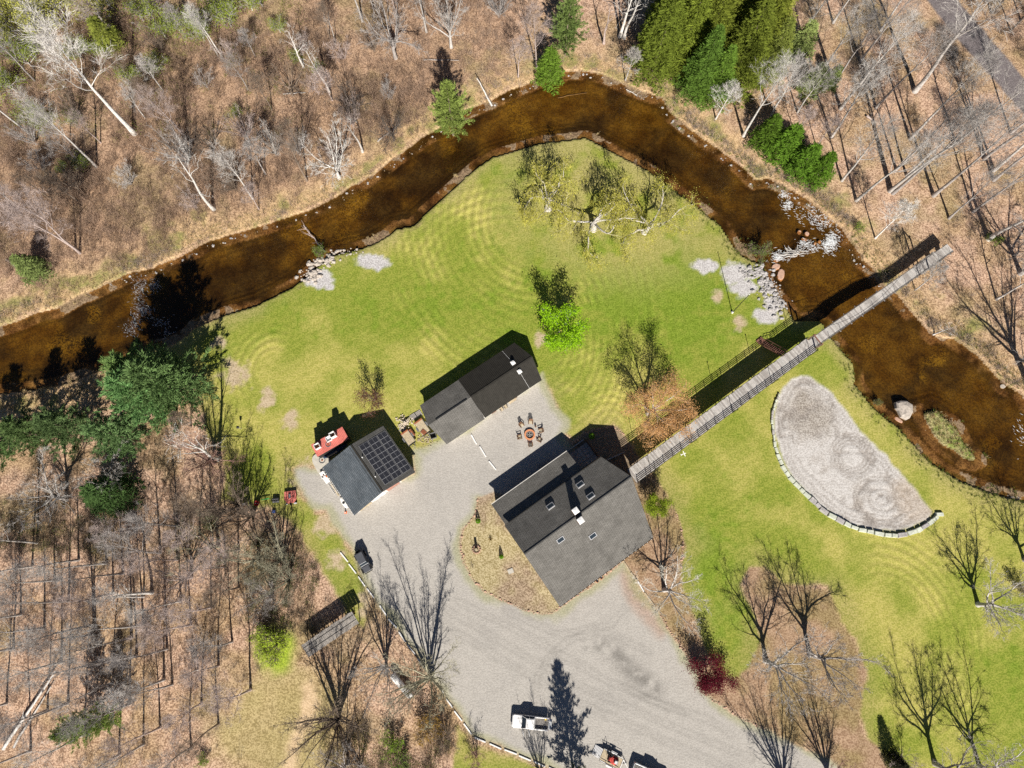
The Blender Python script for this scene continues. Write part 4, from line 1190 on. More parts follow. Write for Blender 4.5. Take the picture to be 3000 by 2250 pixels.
# evergreens
HC = (.15, .19, .028)
for (k, a, b, h, c, nm, lab) in [
    ('pine', 1328, 392, 16, (0.240, 0.300, 0.075), 'pine_tree', 'pine overhanging the creek on its upper bank'),
    ('spruce', 1610, 232, 9, (0.14, 0.22, 0.03), 'small_conifer', 'small bright conifer at the top of the creek bend'),
    ('pine', 1655, 160, 15, (0.195, 0.255, 0.075), 'pine_tree', 'thin pale pine at the top edge above the creek bend'),
    ('hemlock', 1915, 205, 22, HC, 'hemlock_tree', 'leftmost hemlock of the dark green stand above the creek'),
    ('hemlock', 1945, 110, 21, HC, 'hemlock_tree', 'hemlock behind the leftmost one, cut by the top edge'),
    ('hemlock', 2035, 272, 18, (0.105, 0.165, 0.030), 'hemlock_tree', 'low hemlock of the stand closest to the creek'),
    ('hemlock', 2082, 290, 15, (0.120, 0.195, 0.030), 'hemlock_tree', 'shortest hemlock on the lower right of the stand'),
    ('hemlock', 2100, 150, 25, HC, 'hemlock_tree', 'tallest hemlock in the middle of the stand'),
    ('hemlock', 2140, 240, 22, HC, 'hemlock_tree', 'hemlock on the right flank of the stand'),
    ('hemlock', 2190, 190, 23, HC, 'hemlock_tree', 'hemlock at the right end of the stand'),
    ('hemlock', 2232, 120, 20, (0.285, 0.300, 0.060), 'hemlock_tree', 'yellowish hemlock at the upper right of the stand'),
    ('hemlock', 1990, 190, 21, HC, 'hemlock_tree', 'second hemlock from the left of the dark green stand'),
    ('hemlock', 2050, 190, 22, HC, 'hemlock_tree', 'third hemlock from the left of the dark green stand'),
    ('hemlock', 2020, 80, 22, HC, 'hemlock_tree', 'hemlock at the back middle of the stand, cut by the top edge'),
    ('hemlock', 2165, 110, 22, HC, 'hemlock_tree', 'hemlock at the back right of the stand'),
    ('hemlock', 2235, 215, 15, (.21, .23, .05), 'hemlock_tree', 'low yellowish hemlock at the right foot of the stand'),
    ('spruce', 2232, 425, 9, (0.105, 0.19, 0.022), 'small_conifer', 'first bright green conifer of the row along the right bank'),
    ('spruce', 2285, 452, 9, (0.105, 0.19, 0.022), 'small_conifer', 'second bright green conifer of the row along the right bank'),
    ('spruce', 2335, 500, 9, (0.105, 0.19, 0.022), 'small_conifer', 'third bright green conifer of the row along the right bank'),
    ('spruce', 2385, 525, 9, (0.105, 0.19, 0.022), 'small_conifer', 'last bright green conifer of the row along the right bank'),
    ('pine', 560, 1165, 20, (0.15, 0.255, 0.09), 'pine_tree', 'tallest pine of the blue-green clump by the left creek bank'),
    ('pine', 492, 1188, 18, (0.145, 0.255, 0.095), 'pine_tree', 'middle pine of the blue-green clump by the left creek bank'),
    ('pine', 470, 1130, 16, (0.155, 0.265, 0.08), 'pine_tree', 'pine of the blue-green clump standing closest to the creek'),
    ('pine', 400, 1290, 14, (0.145, 0.25, 0.09), 'pine_tree', 'low pine on the left foot of the blue-green clump'),
    ('pine', 255, 1268, 13, (0.12, 0.19, 0.065), 'pine_tree', 'right dark pine of the pair at the left edge'),
    ('pine', 150, 1282, 12, (0.115, 0.185, 0.065), 'pine_tree', 'left dark pine of the pair at the left edge'),
    ('pine', 30, 1330, 12, (0.12, 0.20, 0.065), 'pine_tree', 'dark pine cut by the left edge below the creek'),
    ('spruce', 350, 1450, 10, (0.08, 0.14, 0.04), 'small_conifer', 'dark green conifer among bare trees below the pine clump'),
    ('spruce', 330, 135, 8, (0.20, 0.25, 0.045), 'small_conifer', 'yellow-green conifer in the upper left wood'),
    ('spruce', 118, 800, 7, (0.18, 0.23, 0.07), 'small_conifer', 'green conifer on the far bank at the left edge'),
    ('pine', 285, 2105, 11, (0.300, 0.390, 0.105), 'pine_tree', 'light green pine in the lower left wood'),
    ('pine', 350, 2090, 10, (0.285, 0.390, 0.105), 'pine_tree', 'smaller light green pine beside the other in the lower left wood'),
    ('spruce', 2330, 160, 9, (0.285, 0.330, 0.105), 'small_conifer', 'sparse olive conifer among leaning bare trees, upper right'),
    ('spruce', 2365, 270, 8, (0.195, 0.255, 0.075), 'small_conifer', 'sparse green conifer among leaning trees right of the hemlocks'),
    ('spruce', 2425, 250, 6, (0.180, 0.255, 0.075), 'small_conifer', 'small green conifer lowest of the sparse three, upper right')]:
    tree(k, a, b, h, 'brown', nm, lab, leafcol=c, wide={'pine': 1.05, 'hemlock': rng.uniform(1.0, 1.3), 'spruce': rng.uniform(1.0, 1.4)}[k] * (1.35 if k == 'pine' and a < 600 and b < 1400 else 1))
# green understory of the upper left wood
for i, (a, b, h) in enumerate(sorted([(488, 112, 7), (530, 95, 6), (583, 108, 7), (600, 120, 6), (384, 242, 5), (244, 172, 6), (298, 158, 5), (253, 490, 4), (195, 505, 3), (113, 350, 6), (150, 370, 5), (226, 365, 4), (678, 78, 7), (650, 40, 7), (150, 75, 10), (105, 120, 11), (60, 60, 10), (190, 40, 9), (300, 60, 9), (30, 160, 9), (330, 30, 9), (100, 200, 8), (50, 270, 7), (822, 95, 4), (870, 175, 3), (932, 215, 3), (470, 210, 5), (700, 340, 3), (420, 60, 7), (740, 30, 6), (770, 20, 6)],  key=lambda e: math.hypot(e[0] - 395, e[1] - 392))):
    yl = b < 130 and a < 350
    cntl = _count.setdefault('lab_y' if yl else 'lab_g', 0)
    _count['lab_y' if yl else 'lab_g'] += 1
    tree('leafy', a, b, h, 'pale', 'leafing_tree', ('%s fresh yellow-green leafing tree from the tallest white trunk, upper left wood' if not yl else '%s taller olive-yellow leafing tree from the tallest white trunk') % ORD[cntl], group='leafing trees in the upper left wood' if not yl else 'leafing trees in the upper left corner', leafcol=(.29, .36, .05) if not yl else (.42, .42, .09))
# bushes
for (k, a, b, h, col, lc, lab) in [
    ('bush', 937, 741, 2.6, 'brown', (.17, .26, .04), 'round green bush on the near bank by the fallen branch'),
    ('bush', 2216, 742, 4, 'brown', (.17, .22, .06), 'green bush on the near bank beside the upper rapids'),
    ('bush', 809, 1893, 5, 'brown', (.38, .50, .05), 'bright yellow-green bush left of the plank-roofed shed'),
    ('bush', 780, 1860, 4, 'brown', (.34, .46, .05), 'smaller yellow-green bush behind the bright one'),
    ('bush', 1152, 2165, 3.5, 'brown', (.22, .34, .04), 'green bush below the pale tank tree'),
    ('bush', 1180, 2230, 3.5, 'brown', (.17, .26, .05), 'dull green bush at the bottom edge below the tank'),
    ('bush', 2510, 672, 2.2, 'brown', (.24, .34, .04), 'small green bush on the right bank by the white water'),
    ('bush', 2912, 706, 2.0, 'brown', (.28, .44, .03), 'bright green bush at the foot of the stout white tree'),
    ('bush', 2890, 700, 1.6, 'brown', (.18, .30, .03), 'dark green tuft left of the foot of the stout white tree'),
    ('bush', 2975, 1720, 3, 'pink', (.22, .20, .10), 'dull bush at the right edge of the lower lawn'),
    ('bush', 600, 2220, 2, 'brown', (.22, .34, .04), 'small green bush at the edge of the meadow, lower left'),
    ('bush', 620, 1525, 2.5, 'brown', (.20, .34, .03), 'green bush among the stems at the lawn corner'),
    ('bush', 2570, 1180, 1.6, 'brown', (.18, .22, .06), 'small grey-green bush on the bank beside the big creek boulder')]:
    tree(k, a, b, h, col, 'leafy_bush', lab, 'bush', leafcol=lc)


# ------------------------------------------------------------------ buildings
def local(root_xy, rz, x, y):
    c, s_ = math.cos(rz), math.sin(rz)
    return (root_xy[0] + c * x - s_ * y, root_xy[1] + s_ * x + c * y)


def window_part(root, c, w, h, axis, frame_mat):
    """window on a wall: frame (part) with pane (sub-part); axis = outward normal"""
    nx_, ny_ = axis
    tx, ty = -ny_, nx_
    f = MB()
    for a, b, ww, hh in ((0, h / 2, w + .1, .1), (0, -h / 2, w + .16, .12), (-w / 2, 0, .1, h), (w / 2, 0, .1, h)):
        f.box((c[0] + tx * a + nx_ * .02, c[1] + ty * a + ny_ * .02, c[2] + b), (.08 if nx_ else ww, ww if nx_ else .08, hh))
    fo = f.build('window', frame_mat, root)
    MB().box((c[0] + nx_ * .012, c[1] + ny_ * .012, c[2]), (.03 if nx_ else w - .1, w - .1 if nx_ else .03, h - .1)).build('pane', M['glass'], fo)


# main house
HO, HR = (1.96, -1.27), math.radians(35.0)
h = empty('house', 'large brown wooden house with grey shingle gable roof and two white-capped chimneys', 'house', (*HO, 0), HR)
MB().extrude([(-9.5, 0), (4.9, 0), (4.9, 5.2), (0, 7.5), (-9.5, 3.05)], .5, 18.7).build('wall', M['brown_wood'], h)
MB().extrude([(4.93, 0), (9.2, 0), (9.2, 2.85), (4.93, 4.15)], .7, 15.5).build('wall', M['brown_wood'], h)
ro = MB().slab([(0, 0, 7.8), (0, -10.2, 3.0), (19.3, -10.2, 3.0), (21.5, 0, 7.8)], .16).build('roof', M['shingle_house'], h)
r2_ = MB().slab([(0, .001, 7.8), (21.5, .001, 7.8), (19.85, 5.5, 5.2), (0, 5.5, 5.2)], .16).build('roof', M['shingle_house'], h)
r3_ = MB().slab([(.2, 5.05, 4.42), (16.0, 5.05, 4.42), (16.0, 9.75, 3.0), (.2, 9.75, 3.0)], .14).build('roof', M['shingle_house'], h)
MB().beam((0.05, 0, 7.84), (21.35, 0, 7.84), .2, .04).build('ridge_cap', M['shingle_grey'], ro)
for (a, b, c_) in (((0, -10.26, 2.93), (19.3, -10.26, 2.93), ro), ((.2, 9.83, 2.92), (16, 9.83, 2.92), r3_), ((0, 5.58, 5.12), (19.85, 5.58, 5.12), r2_)):
    MB().beam(a, b, .1, .1).build('gutter', M['siding'] if c_ is r3_ else M['metal_roof'], c_)
gut = MB()
for i in range(24):
    gut.box((.4 + i * .8, -10.3, 2.99), (.05, .16, .06))
gut.build('gutter_bracket', M['white'], ro)
SL = math.atan(.4706)
for (x, y, tall) in ((6.1, -1.5, 0), (10.85, -4.05, 0), (7.97, 3.7, 1), (14.05, 3.75, 1), (14.2, 1.25, 1)):
    z = 7.8 - .4706 * abs(y)
    Rm = Matrix.Rotation(-SL if y > 0 else SL, 3, 'X')
    up = Rm @ Vector((0, 0, 1))
    hh = .10 if not tall else .34
    par = r2_ if y > 0 else ro
    f = MB()
    base = Vector((x, y, z))
    for dx, dy, wx, wy in ((0, .36, 1.3, .1), (0, -.36, 1.3, .1), (.6, 0, .1, .62), (-.6, 0, .1, .62)):
        f.box(base + Rm @ Vector((dx, dy, hh / 2)), (wx, wy, hh), M=Rm)
    fo = f.build('skylight', M['panel_frame'], par)
    MB().box(base + Rm @ Vector((0, 0, hh - .035)), (1.12, .63, .03), M=Rm).build('pane', M['glass'], fo)
for (x, y) in ((10.57, .82), (10.33, -.86)):
    c_ = MB().box((x, y, 8.15), (.78, .78, 2.5)).build('chimney', M['brown_wood'], h)
    MB().box((x, y, 9.46), (.98, .98, .1)).add([(x - .49, y - .49, 9.51), (x + .49, y - .49, 9.51), (x + .49, y + .49, 9.51), (x - .49, y + .49, 9.51), (x, y, 9.64)], [(0, 1, 4), (1, 2, 4), (2, 3, 4), (3, 0, 4)]).build('chimney_cap', M['white'], c_)
for yy in (-6.5, -3.2, 1.8):
    window_part(h, (18.71, yy, 1.7), 1.3, 1.3, (1, 0), M['siding'])
    window_part(h, (.49, yy, 1.7), 1.3, 1.3, (-1, 0), M['siding'])
for xx in (3, 7, 12):
    window_part(h, (xx, 9.21, 1.6), 1.4, 1.1, (0, 1), M['siding'])
dr = MB().box((9.6, 9.22, 1.05), (1.0, .06, 2.1)).build('door', M['red_wood'], h)
MB().box((9.25, 9.27, 1.05), (.06, .06, .14)).build('handle', M['steel'], dr)
# patio between house and boardwalk
pt = empty('patio', 'shaded stone patio with low timber walls behind the house', 'patio', (*HO, 0), HR)
k = 0
for i in range(5):
    for j in range(4):
        MB().box((16.7 + i * .78, 6.3 + j * .86, .05), (.74, .82, .1)).build('flagstone', M['stone'], pt, bevel=.02)
MB().beam((16.3, 9.9, .4), (19.9, 9.9, .4), .18, .8).build('low_wall', M['grey_wood'], pt)
MB().beam((20.3, 9.7, .35), (20.3, 6.1, .35), .15, .7).build('low_wall', M['brown_wood'], pt)
MB().beam((20.9, 4.7, .35), (24.6, 4.0, .35), .2, .7).build('low_wall', M['grey_wood'], pt)
bn = local(HO, HR, 11.6, 10.6)
b_ = empty('garden_bench', 'slatted wooden bench in the shade along the house back wall', 'bench', (*bn, 0), HR)
for i in range(4):
    MB().box((0, -.2 + i * .13, .45), (1.4, .1, .04)).build('slat', M['grey_wood'], b_)
for sx_ in (-.6, .6):
    MB().box((sx_, 0, .22), (.07, .45, .43)).build('leg', M['brown_wood'], b_)
MB().box((0, -.28, .75), (1.4, .05, .35)).build('backrest', M['grey_wood'], b_)

# workshop with solar array
GO, GR = (-27.39, 16.75), math.radians(-53.91)
g = empty('workshop', 'square workshop with blue-grey gable roof carrying a black solar array', 'building', (*GO, 0), GR)
MB().extrude([(-5.9, 0), (5.8, 0), (5.8, 2.8), (0, 4.65), (-5.9, 2.78)], .3, 9.45).build('wall', M['siding'], g)
SG = 2.0 / 6.2
rl = MB().slab([(0, 0, 4.8), (-.1, -6.3, 2.78), (9.9, -6.3, 2.78), (9.8, 0, 4.8)], .14).build('roof', M['shingle_blue'], g)
rr_ = MB().slab([(0, .001, 4.8), (9.8, .001, 4.8), (9.95, 6.15, 2.8), (0, 6.15, 2.8)], .14).build('roof', M['shingle_grey'], g)
MB().beam((.1, 0, 4.83), (9.7, 0, 4.83), .3, .05).beam((.1, -.45, 4.68), (9.7, -.45, 4.68), .06, .04).build('ridge_cap', M['metal_roof'], rl)
eb = MB()
for i in range(20):
    eb.box((.2 + i * .5, -6.33, 2.76), (.1, .1, .06))
eb.build('eave_bracket', M['white'], rl)
SA = math.atan(2.0 / 6.15)
Rm = Matrix.Rotation(-SA, 3, 'X')
fr_me = MB()
for dx, dy, wx, wy in ((0, .815, 1.0, .035), (0, -.815, 1.0, .035), (.485, 0, .03, 1.6), (-.485, 0, .03, 1.6), (0, 0, .94, .02)):
    fr_me.box((dx, dy, 0), (wx, wy, .045))
panel_proto = None
for i in range(8):
    for j in range(3):
        y = .98 + j * 1.72 + .70
        x = .95 + .5 + i * 1.012
        z = 4.8 - y * (2.0 / 6.15)
        c_ = Vector((x, y, z)) + Rm @ Vector((0, 0, .09))
        if panel_proto is None:
            pp_ = MB().box((0, 0, 0), (.97, 1.63, .035)).build('solar_panel', M['solar'], g)
            pf = fr_me.build('frame', M['panel_frame'], pp_)
            panel_proto = (pp_, pf)
        else:
            pp_ = panel_proto[0].copy()
            COL.objects.link(pp_)
            pf = panel_proto[1].copy()
            COL.objects.link(pf)
            pf.parent = pp_
        pp_.location = c_
        pp_.rotation_euler = (-SA, 0, 0)
for x in (3.0, 7.0):
    MB().cyl((x, .42, 4.9), .09, .5).build('vent_pipe', M['white'], g)
for i, (yy, w, mt) in enumerate(((-4.2, 2.4, 'pale_wood'), (-1.2, 2.2, 'white'), (1.6, 2.4, 'door_pink'), (4.3, 2.2, 'pale_wood'))):
    dr = MB().box((9.48, yy, 1.15), (.06, w, 2.3)).build('garage_door', M[mt], g)
    MB().box((9.53, yy, .3), (.05, .3, .06)).build('handle', M['steel'], dr)

# long building: shingled half, dark metal half
LO, LR = (-14.43, 20.24), math.radians(34.33)
l = empty('long_building', 'long low building, grey shingles at one end and dark ribbed metal at the other', 'building', (*LO, 0), LR)
MB().extrude([(-3.8, 0), (3.8, 0), (3.8, 2.55), (0, 3.85), (-3.8, 2.55)], 1.1, 20.6).build('wall', M['siding'], l)
ra = MB().slab([(0, 0, 4.02), (.85, -4.3, 2.55), (8.8, -4.3, 2.55), (8.8, 0, 4.02)], .12).slab([(0, .001, 4.02), (8.8, .001, 4.02), (8.75, 4.15, 2.55), (.7, 4.1, 2.55)], .12).build('roof', M['shingle_house'], l)
rb_ = MB().slab([(8.83, 0, 4.0), (8.9, -4.2, 2.57), (21.0, -4.2, 2.57), (21.8, 0, 4.0)], .1).slab([(8.83, .001, 4.0), (21.8, .001, 4.0), (20.9, 4.25, 2.57), (8.75, 4.25, 2.57)], .1).build('roof', M['metal_roof'], l)
ribs = MB()
for i in range(40):
    x = 9.0 + i * .305
    for sg in (-1, 1):
        ribs.beam((x, sg * .12, 4.0), (x, sg * 4.18, 2.615), .05, .05)
ribs.build('roof_ribs', M['metal_roof'], rb_)
MB().beam((8.85, 0, 4.03), (21.6, 0, 4.03), .3, .05).build('ridge_cap', M['metal_roof'], rb_)
MB().beam((1.6, .06, 4.06), (8.0, .06, 4.06), .22, .08).build('ridge_vent', M['dark'], ra)
for (x, y) in ((18.36, 1.0), (18.42, -.95)):
    z = 4.0 - abs(y) * .34
    v_ = MB().box((x, y, z + .14), (.72, .72, .34)).build('roof_vent', M['white'], l)
    MB().cyl((x, y, z + .44), .27, .28, 14, .3).cyl((x, y, z + .62), .3, .1, 14, .06).build('vent_turbine', M['white'], v_)
MB().beam((18.4, -1.3, 3.6), (18.35, -4.2, 2.62), .03, .03).beam((18.36, 1.4, 3.58), (18.2, 4.2, 2.64), .03, .03).build('cable', M['white'], l)
for xx, w, mt in ((11, 1.0, 'red_wood'), (15.5, 1.0, 'brown_wood')):
    dr = MB().box((xx, -3.82, 1.0), (w, .06, 2.0)).build('door', M[mt], l)
    MB().box((xx + .35, -3.87, 1.0), (.06, .05, .12)).build('handle', M['steel'], dr)
for xx in (3.5, 7, 13, 18):
    window_part(l, (xx, -3.81, 1.5), 1.1, .9, (0, -1), M['white'])

# red container with roof hatches
KO, KR = (-34.8, 17.07), math.radians(31.1)
kx = empty('shipping_container', 'red-roofed shipping container with white open hatches beside the workshop', 'container', (*KO, 0), KR)
body = MB().box((3.05, -1.22, 1.28), (6.0, 2.38, 2.5)).build('body', M['dark'], kx)
rf = MB().box((3.05, -1.22, 2.58), (6.1, 2.44, .1)).build('roof', M['faded_red'], kx)
cr = MB()
for i in range(22):
    cr.box((.25 + i * .268, -1.22, 2.645), (.1, 2.3, .04))
cr.build('roof_ribs', M['faded_red'], rf)
for (x, y, hh) in ((.9, -.95, .9), (3.15, -.75, .45), (4.15, -.65, 1.35)):
    hx = MB()
    for dx, dy, wx, wy in ((0, .42, .95, .06), (0, -.42, .95, .06), (.45, 0, .06, .8), (-.45, 0, .06, .8)):
        hx.box((x + dx, y + dy, 2.63 + hh / 2), (wx, wy, hh))
    ho = hx.build('roof_hatch', M['white'], kx)
    MB().box((x, y, 2.66), (.84, .78, .05)).build('hatch_floor', M['rust'] if hh > .5 else M['white'], ho)
sp = MB()
for i in range(10):
    a = i * .628
    sp.box((2.6 + .42 * math.cos(a), -1.5 + .42 * math.sin(a), 2.72), (.1, .3, .1), a)
spo = sp.build('cover_ring', M['steel'], kx)
MB().cyl((2.6, -1.5, 2.72), .15, .12, 10).build('cover_hub', M['rust'], spo)
# concrete pad
c0 = P(946, 1358)
pd = empty('concrete_pad', 'rounded tan concrete pad at the container end', 'concrete pad', (c0[0], c0[1], 0), math.radians(-59))
poly = [(2.0 * math.copysign(abs(math.cos(a)) ** .6, math.cos(a)) * 1.05, 1.45 * math.copysign(abs(math.sin(a)) ** .6, math.sin(a))) for a in np.linspace(0, 2 * math.pi, 28, endpoint=False)]
MB().prism(poly, 0, .28).build('slab', M['concrete'], pd, bevel=.04)
rg = MB()
for i in range(10):
    a = i * .628
    rg.box((-.5 + .5 * math.cos(a), .2 + .5 * math.sin(a), .33), (.12, .33, .1), a)
rg.build('cover_ring', M['steel'], pd)
MB().cyl((-.5, .2, .33), .15, .12, 10).build('cover_hub', M['rust'], pd)
MB().cyl((.9, -.3, .31), .16, .06, 10).cyl((1.15, -.2, .305), .16, .05, 10).build('port_lid', M['black'], pd)
# tarpaulin stack between container and workshop
c0 = P(985, 1322)
tp = empty('tarp_stack', 'navy tarpaulin stack squeezed between container and workshop', 'tarp', (c0[0], c0[1], 0), KR)
MB().blob((0, 0, .5), (4.6, 1.1, 1.2), 4, 2, .06).build('tarp', M['navy'], tp)
MB().beam((-1.6, -.35, 1.05), (.3, -.4, 1.08), .2, .06).build('plank', M['pale_wood'], tp)

# plank-roofed shed
A, B = P(893, 1908, 2.6), P(1041, 1808, 2.6)
sh_l = float(np.linalg.norm(B - A))
sr = math.atan2(B[1] - A[1], B[0] - A[0])
sh = empty('plank_shed', 'long narrow open shed with weathered plank roof', 'shed', (A[0], A[1], 0), sr)
npl = 34
for i in range(npl):
    x = (i + .5) * sh_l / npl
    o = MB().box((0, 0, 0), (sh_l / npl - .03, 2.25, .05)).build('roof_plank', M['old_wood'], sh) if i == 0 else mesh_obj('roof_plank', pl0.data, sh)
    if i == 0:
        pl0 = o
    o.location = (x, random.uniform(-.05, .05), 2.6 + random.uniform(-.012, .012))
    o.rotation_euler = (math.radians(7), 0, random.uniform(-.008, .008))
for yy in (-.35, .5):
    MB().beam((.1, yy, 2.66 + yy * .12), (sh_l - .1, yy, 2.66 + yy * .12), .07, .05).build('roof_batten', M['dark'], sh)
for x in np.linspace(.3, sh_l - .3, 5):
    for yy in (-.9, .9):
        MB().box((x, yy, 1.25 + yy * .05), (.12, .12, 2.5 + yy * .1)).build('post', M['brown_wood'], sh)
lw = MB()
for i in range(70):
    lw.cyl((random.uniform(.7, sh_l - .7), random.uniform(-.5, .5), .15 + .22 * (i % 5)), .1, .9, 7, axis='Y')
tag(lw.build('stacked_firewood', M['firewood'], sh), kind='stuff')

# ------------------------------------------------------------------ footbridge
A, B, Cc = P(1851, 1395, 3.2), P(2378, 1008, 3.2), P(2790, 721, 3.2)
L1 = float(np.linalg.norm(B - A))
br_r = math.atan2(B[1] - A[1], B[0] - A[0])
bd = empty('boardwalk', 'raised grey plank boardwalk with dark railings from the house toward the creek', 'boardwalk', (A[0], A[1], 0), br_r)
nb = 150
for i in range(nb):
    if i == 0:
        o = pl0 = MB().box((0, 0, 0), (L1 / nb - .02, 2.7, .06)).build('deck_board', M['grey_wood'], bd)
        planks = [pl0.data] + [MB().box((0, 0, 0), (L1 / nb - .02, 2.7, .06)).build('deck_board', mat_plain('deck_tone', c_, .9, 0, .2, 3.0), bd) for c_ in ((.42, .40, .375), (.30, .275, .255), (.47, .44, .41))]
        spare = planks[1:]
        planks = [planks[0]] + [q.data for q in spare]
        for q in spare:
            bpy.data.objects.remove(q)
    else:
        o = mesh_obj('deck_board', random.choice(planks), bd)
    o.location = ((i + .5) * L1 / nb, random.uniform(-.025, .025), 3.2 + random.uniform(-.008, .008))
for yy in (-1.28, 1.28):
    MB().beam((0, yy, 2.86), (L1, yy, 2.86), .12, .6).build('stringer', M['red_wood'], bd)
for sg in (-1, 1):
    for kz in range(4):
        if sg > 0:   # gap for the stairs
            MB().beam((.2, sg * 1.36, 3.45 + kz * .24), (33.0, sg * 1.36, 3.45 + kz * .24), .05, .09).build('rail', M['dark'], bd)
            MB().beam((34.9, sg * 1.36, 3.45 + kz * .24), (L1 - .2, sg * 1.36, 3.45 + kz * .24), .05, .09).build('rail', M['dark'], bd)
        else:
            MB().beam((.2, sg * 1.36, 3.45 + kz * .24), (L1 - .2, sg * 1.36, 3.45 + kz * .24), .05, .09).build('rail', M['dark'], bd)
    for i in range(22):
        x = .2 + i * (L1 - .4) / 21
        if sg > 0 and 33.1 < x < 34.8:
            continue
        MB().box((x, sg * 1.30, 3.75), (.09, .09, 1.15)).build('post', M['dark'], bd)
for i, x in enumerate(np.linspace(3, L1 - 1.5, 5)):
    for sg in (-1, 1):
        lp = MB().box((x, sg * 1.44, 4.6), (.07, .07, 2.9)).build('lamp_post', M['dark'], bd)
        MB().box((x, sg * 1.44, 6.08), (.16, .16, .14)).build('lamp_head', M['black'], lp)
for x in np.linspace(1.5, L1 - .6, 11):
    bt = MB()
    for yy in (-1.0, 1.0):
        bt.beam((x, yy * 1.15, -.3), (x, yy, 3.0), .15, .15)
        bt.beam((x - .75, yy, 2.9), (x, yy * 1.08, 1.7), .09, .09).beam((x + .75, yy, 2.9), (x, yy * 1.08, 1.7), .09, .09)
    bt.beam((x, -1.15, .5), (x, 1.05, 2.7), .08, .12).beam((x, -1.1, 2.85), (x, 1.1, 2.85), .14, .16)
    bt.build('trestle', M['brown_wood'], bd)
# stairs down to the lawn
s0, s1 = P(2300, 1040, 3.2), P(2233, 1003, 0)
st_r = math.atan2(s1[1] - s0[1], s1[0] - s0[0])
st_l = float(np.hypot(s1[0] - s0[0], s1[1] - s0[1]))
st = empty('stairs', 'steep brown wooden stairs dropping from the boardwalk to the lawn', 'stairs', (s0[0], s0[1], 0), st_r)
for i in range(13):
    f = (i + .5) / 13
    MB().box((f * st_l, 0, 3.15 - f * 3.1), (.27, 1.0, .05)).build('tread', M['red_wood'], st)
for sg in (-1, 1):
    MB().beam((0, sg * .52, 3.05), (st_l, sg * .52, .02), .06, .25).build('stringer', M['red_wood'], st)
    MB().beam((0, sg * .56, 4.1), (st_l, sg * .56, 1.0), .07, .07).build('handrail', M['red_wood'], st)
    for f in (.02, .35, .68, .98):
        MB().beam((f * st_l, sg * .56, 3.1 - f * 3.1), (f * st_l, sg * .56, 4.1 - f * 3.1), .07, .07).build('baluster', M['red_wood'], st)
MB().box((st_l + .45, .1, .12), (.9, 1.3, .2)).build('landing', M['red_wood'], st)
# suspension footbridge
L2 = float(np.linalg.norm(Cc - B))
su_r = math.atan2(Cc[1] - B[1], Cc[0] - B[0])
su = empty('suspension_bridge', 'narrow grey suspension footbridge crossing the creek to the wood', 'bridge', (B[0], B[1], 0), su_r)


def sag(x):
    return 3.2 - 1.0 * math.sin(math.pi * x / L2) * .5 - .6 * x / L2


nb = 112
for i in range(nb):
    x = (i + .5) * L2 / nb
    o = mesh_obj('deck_board', random.choice(planks), su)
    o.scale = ((L2 / nb - .02) / (L1 / 150 - .02), 1.75 / 2.7, 1)
    o.location = (x, random.uniform(-.02, .02), sag(x))
ncb = 13
for i in range(ncb):
    x = .8 + i * (L2 - 1.6) / (ncb - 1)
    MB().box((x, 0, sag(x) - .12), (.12, 2.3, .12)).build('cross_beam', M['grey_wood'], su)
    for sg in (-1, 1):
        MB().box((x, sg * 1.12, sag(x) - .12), (.1, .12, .12)).build('beam_end', M['white'], su)
        MB().beam((x, sg * .95, sag(x) - .1), (x, sg * .9, sag(x) + 1.0), .05, .05).build('hanger_post', M['dark'], su)
xs = np.linspace(0, L2, 18)
for sg in (-1, 1):
    MB().tube([(x, sg * .86, sag(x) + .14) for x in xs], .035, 5).build('edge_rail', M['dark'], su)
    eb_ = MB()
    for k in range(17):
        eb_.beam((xs[k], sg * .84, sag(xs[k]) - .2), (xs[k + 1], sg * .84, sag(xs[k + 1]) - .2), .08, .34)
    eb_.build('edge_beam', M['grey_wood'], su)
    tw = 27.6
    MB().tube([(x, sg * .95, 5.2 - 3.1 * (1 - ((x - tw / 2) / (tw / 2)) ** 2) + (.9 if x else .9)) for x in np.linspace(0, tw, 17)], .022, 5).build('main_cable', M['steel'], su)
    MB().tube([(0, sg * .95, 6.1), (-3.2, sg * 1.1, 3.3)], .022, 5).build('guy_cable', M['steel'], su)
    MB().tube([(tw, sg * .95, 6.1), (L2 + .3, sg * .9, .2)], .022, 5).build('guy_cable', M['steel'], su)
    for x in (0, tw):
        MB().box((x, sg * 1.02, 3.0), (.22, .22, 6.4)).build('tower_post', M['red_wood'] if x == 0 else M['grey_wood'], su)
for x in (0, tw):
    MB().box((x, 0, 5.75), (.18, 2.4, .2)).build('tower_beam', M['red_wood'] if x == 0 else M['grey_wood'], su)
for x in (.3, L2 - .5, L2 - 3):
    MB().box((x, 0, 1.1), (.3, 1.7, 2.6)).build('abutment', M['stone'] if x > 5 else M['brown_wood'], su)


# ------------------------------------------------------------------ vehicles
def at(px, py, z=0.0):
    p = P(px, py, z)
    return float(p[0]), float(p[1])


def wheel(parent, x, y, r, w):
    t_ = MB().cyl((x, y, r), r, w, 16, axis='Y').build('wheel', M['black'], parent)
    MB().cyl((x, y + math.copysign(w / 2 + .01, y), r), r * .58, .03, 12, axis='Y').build('rim', M['steel'], t_)


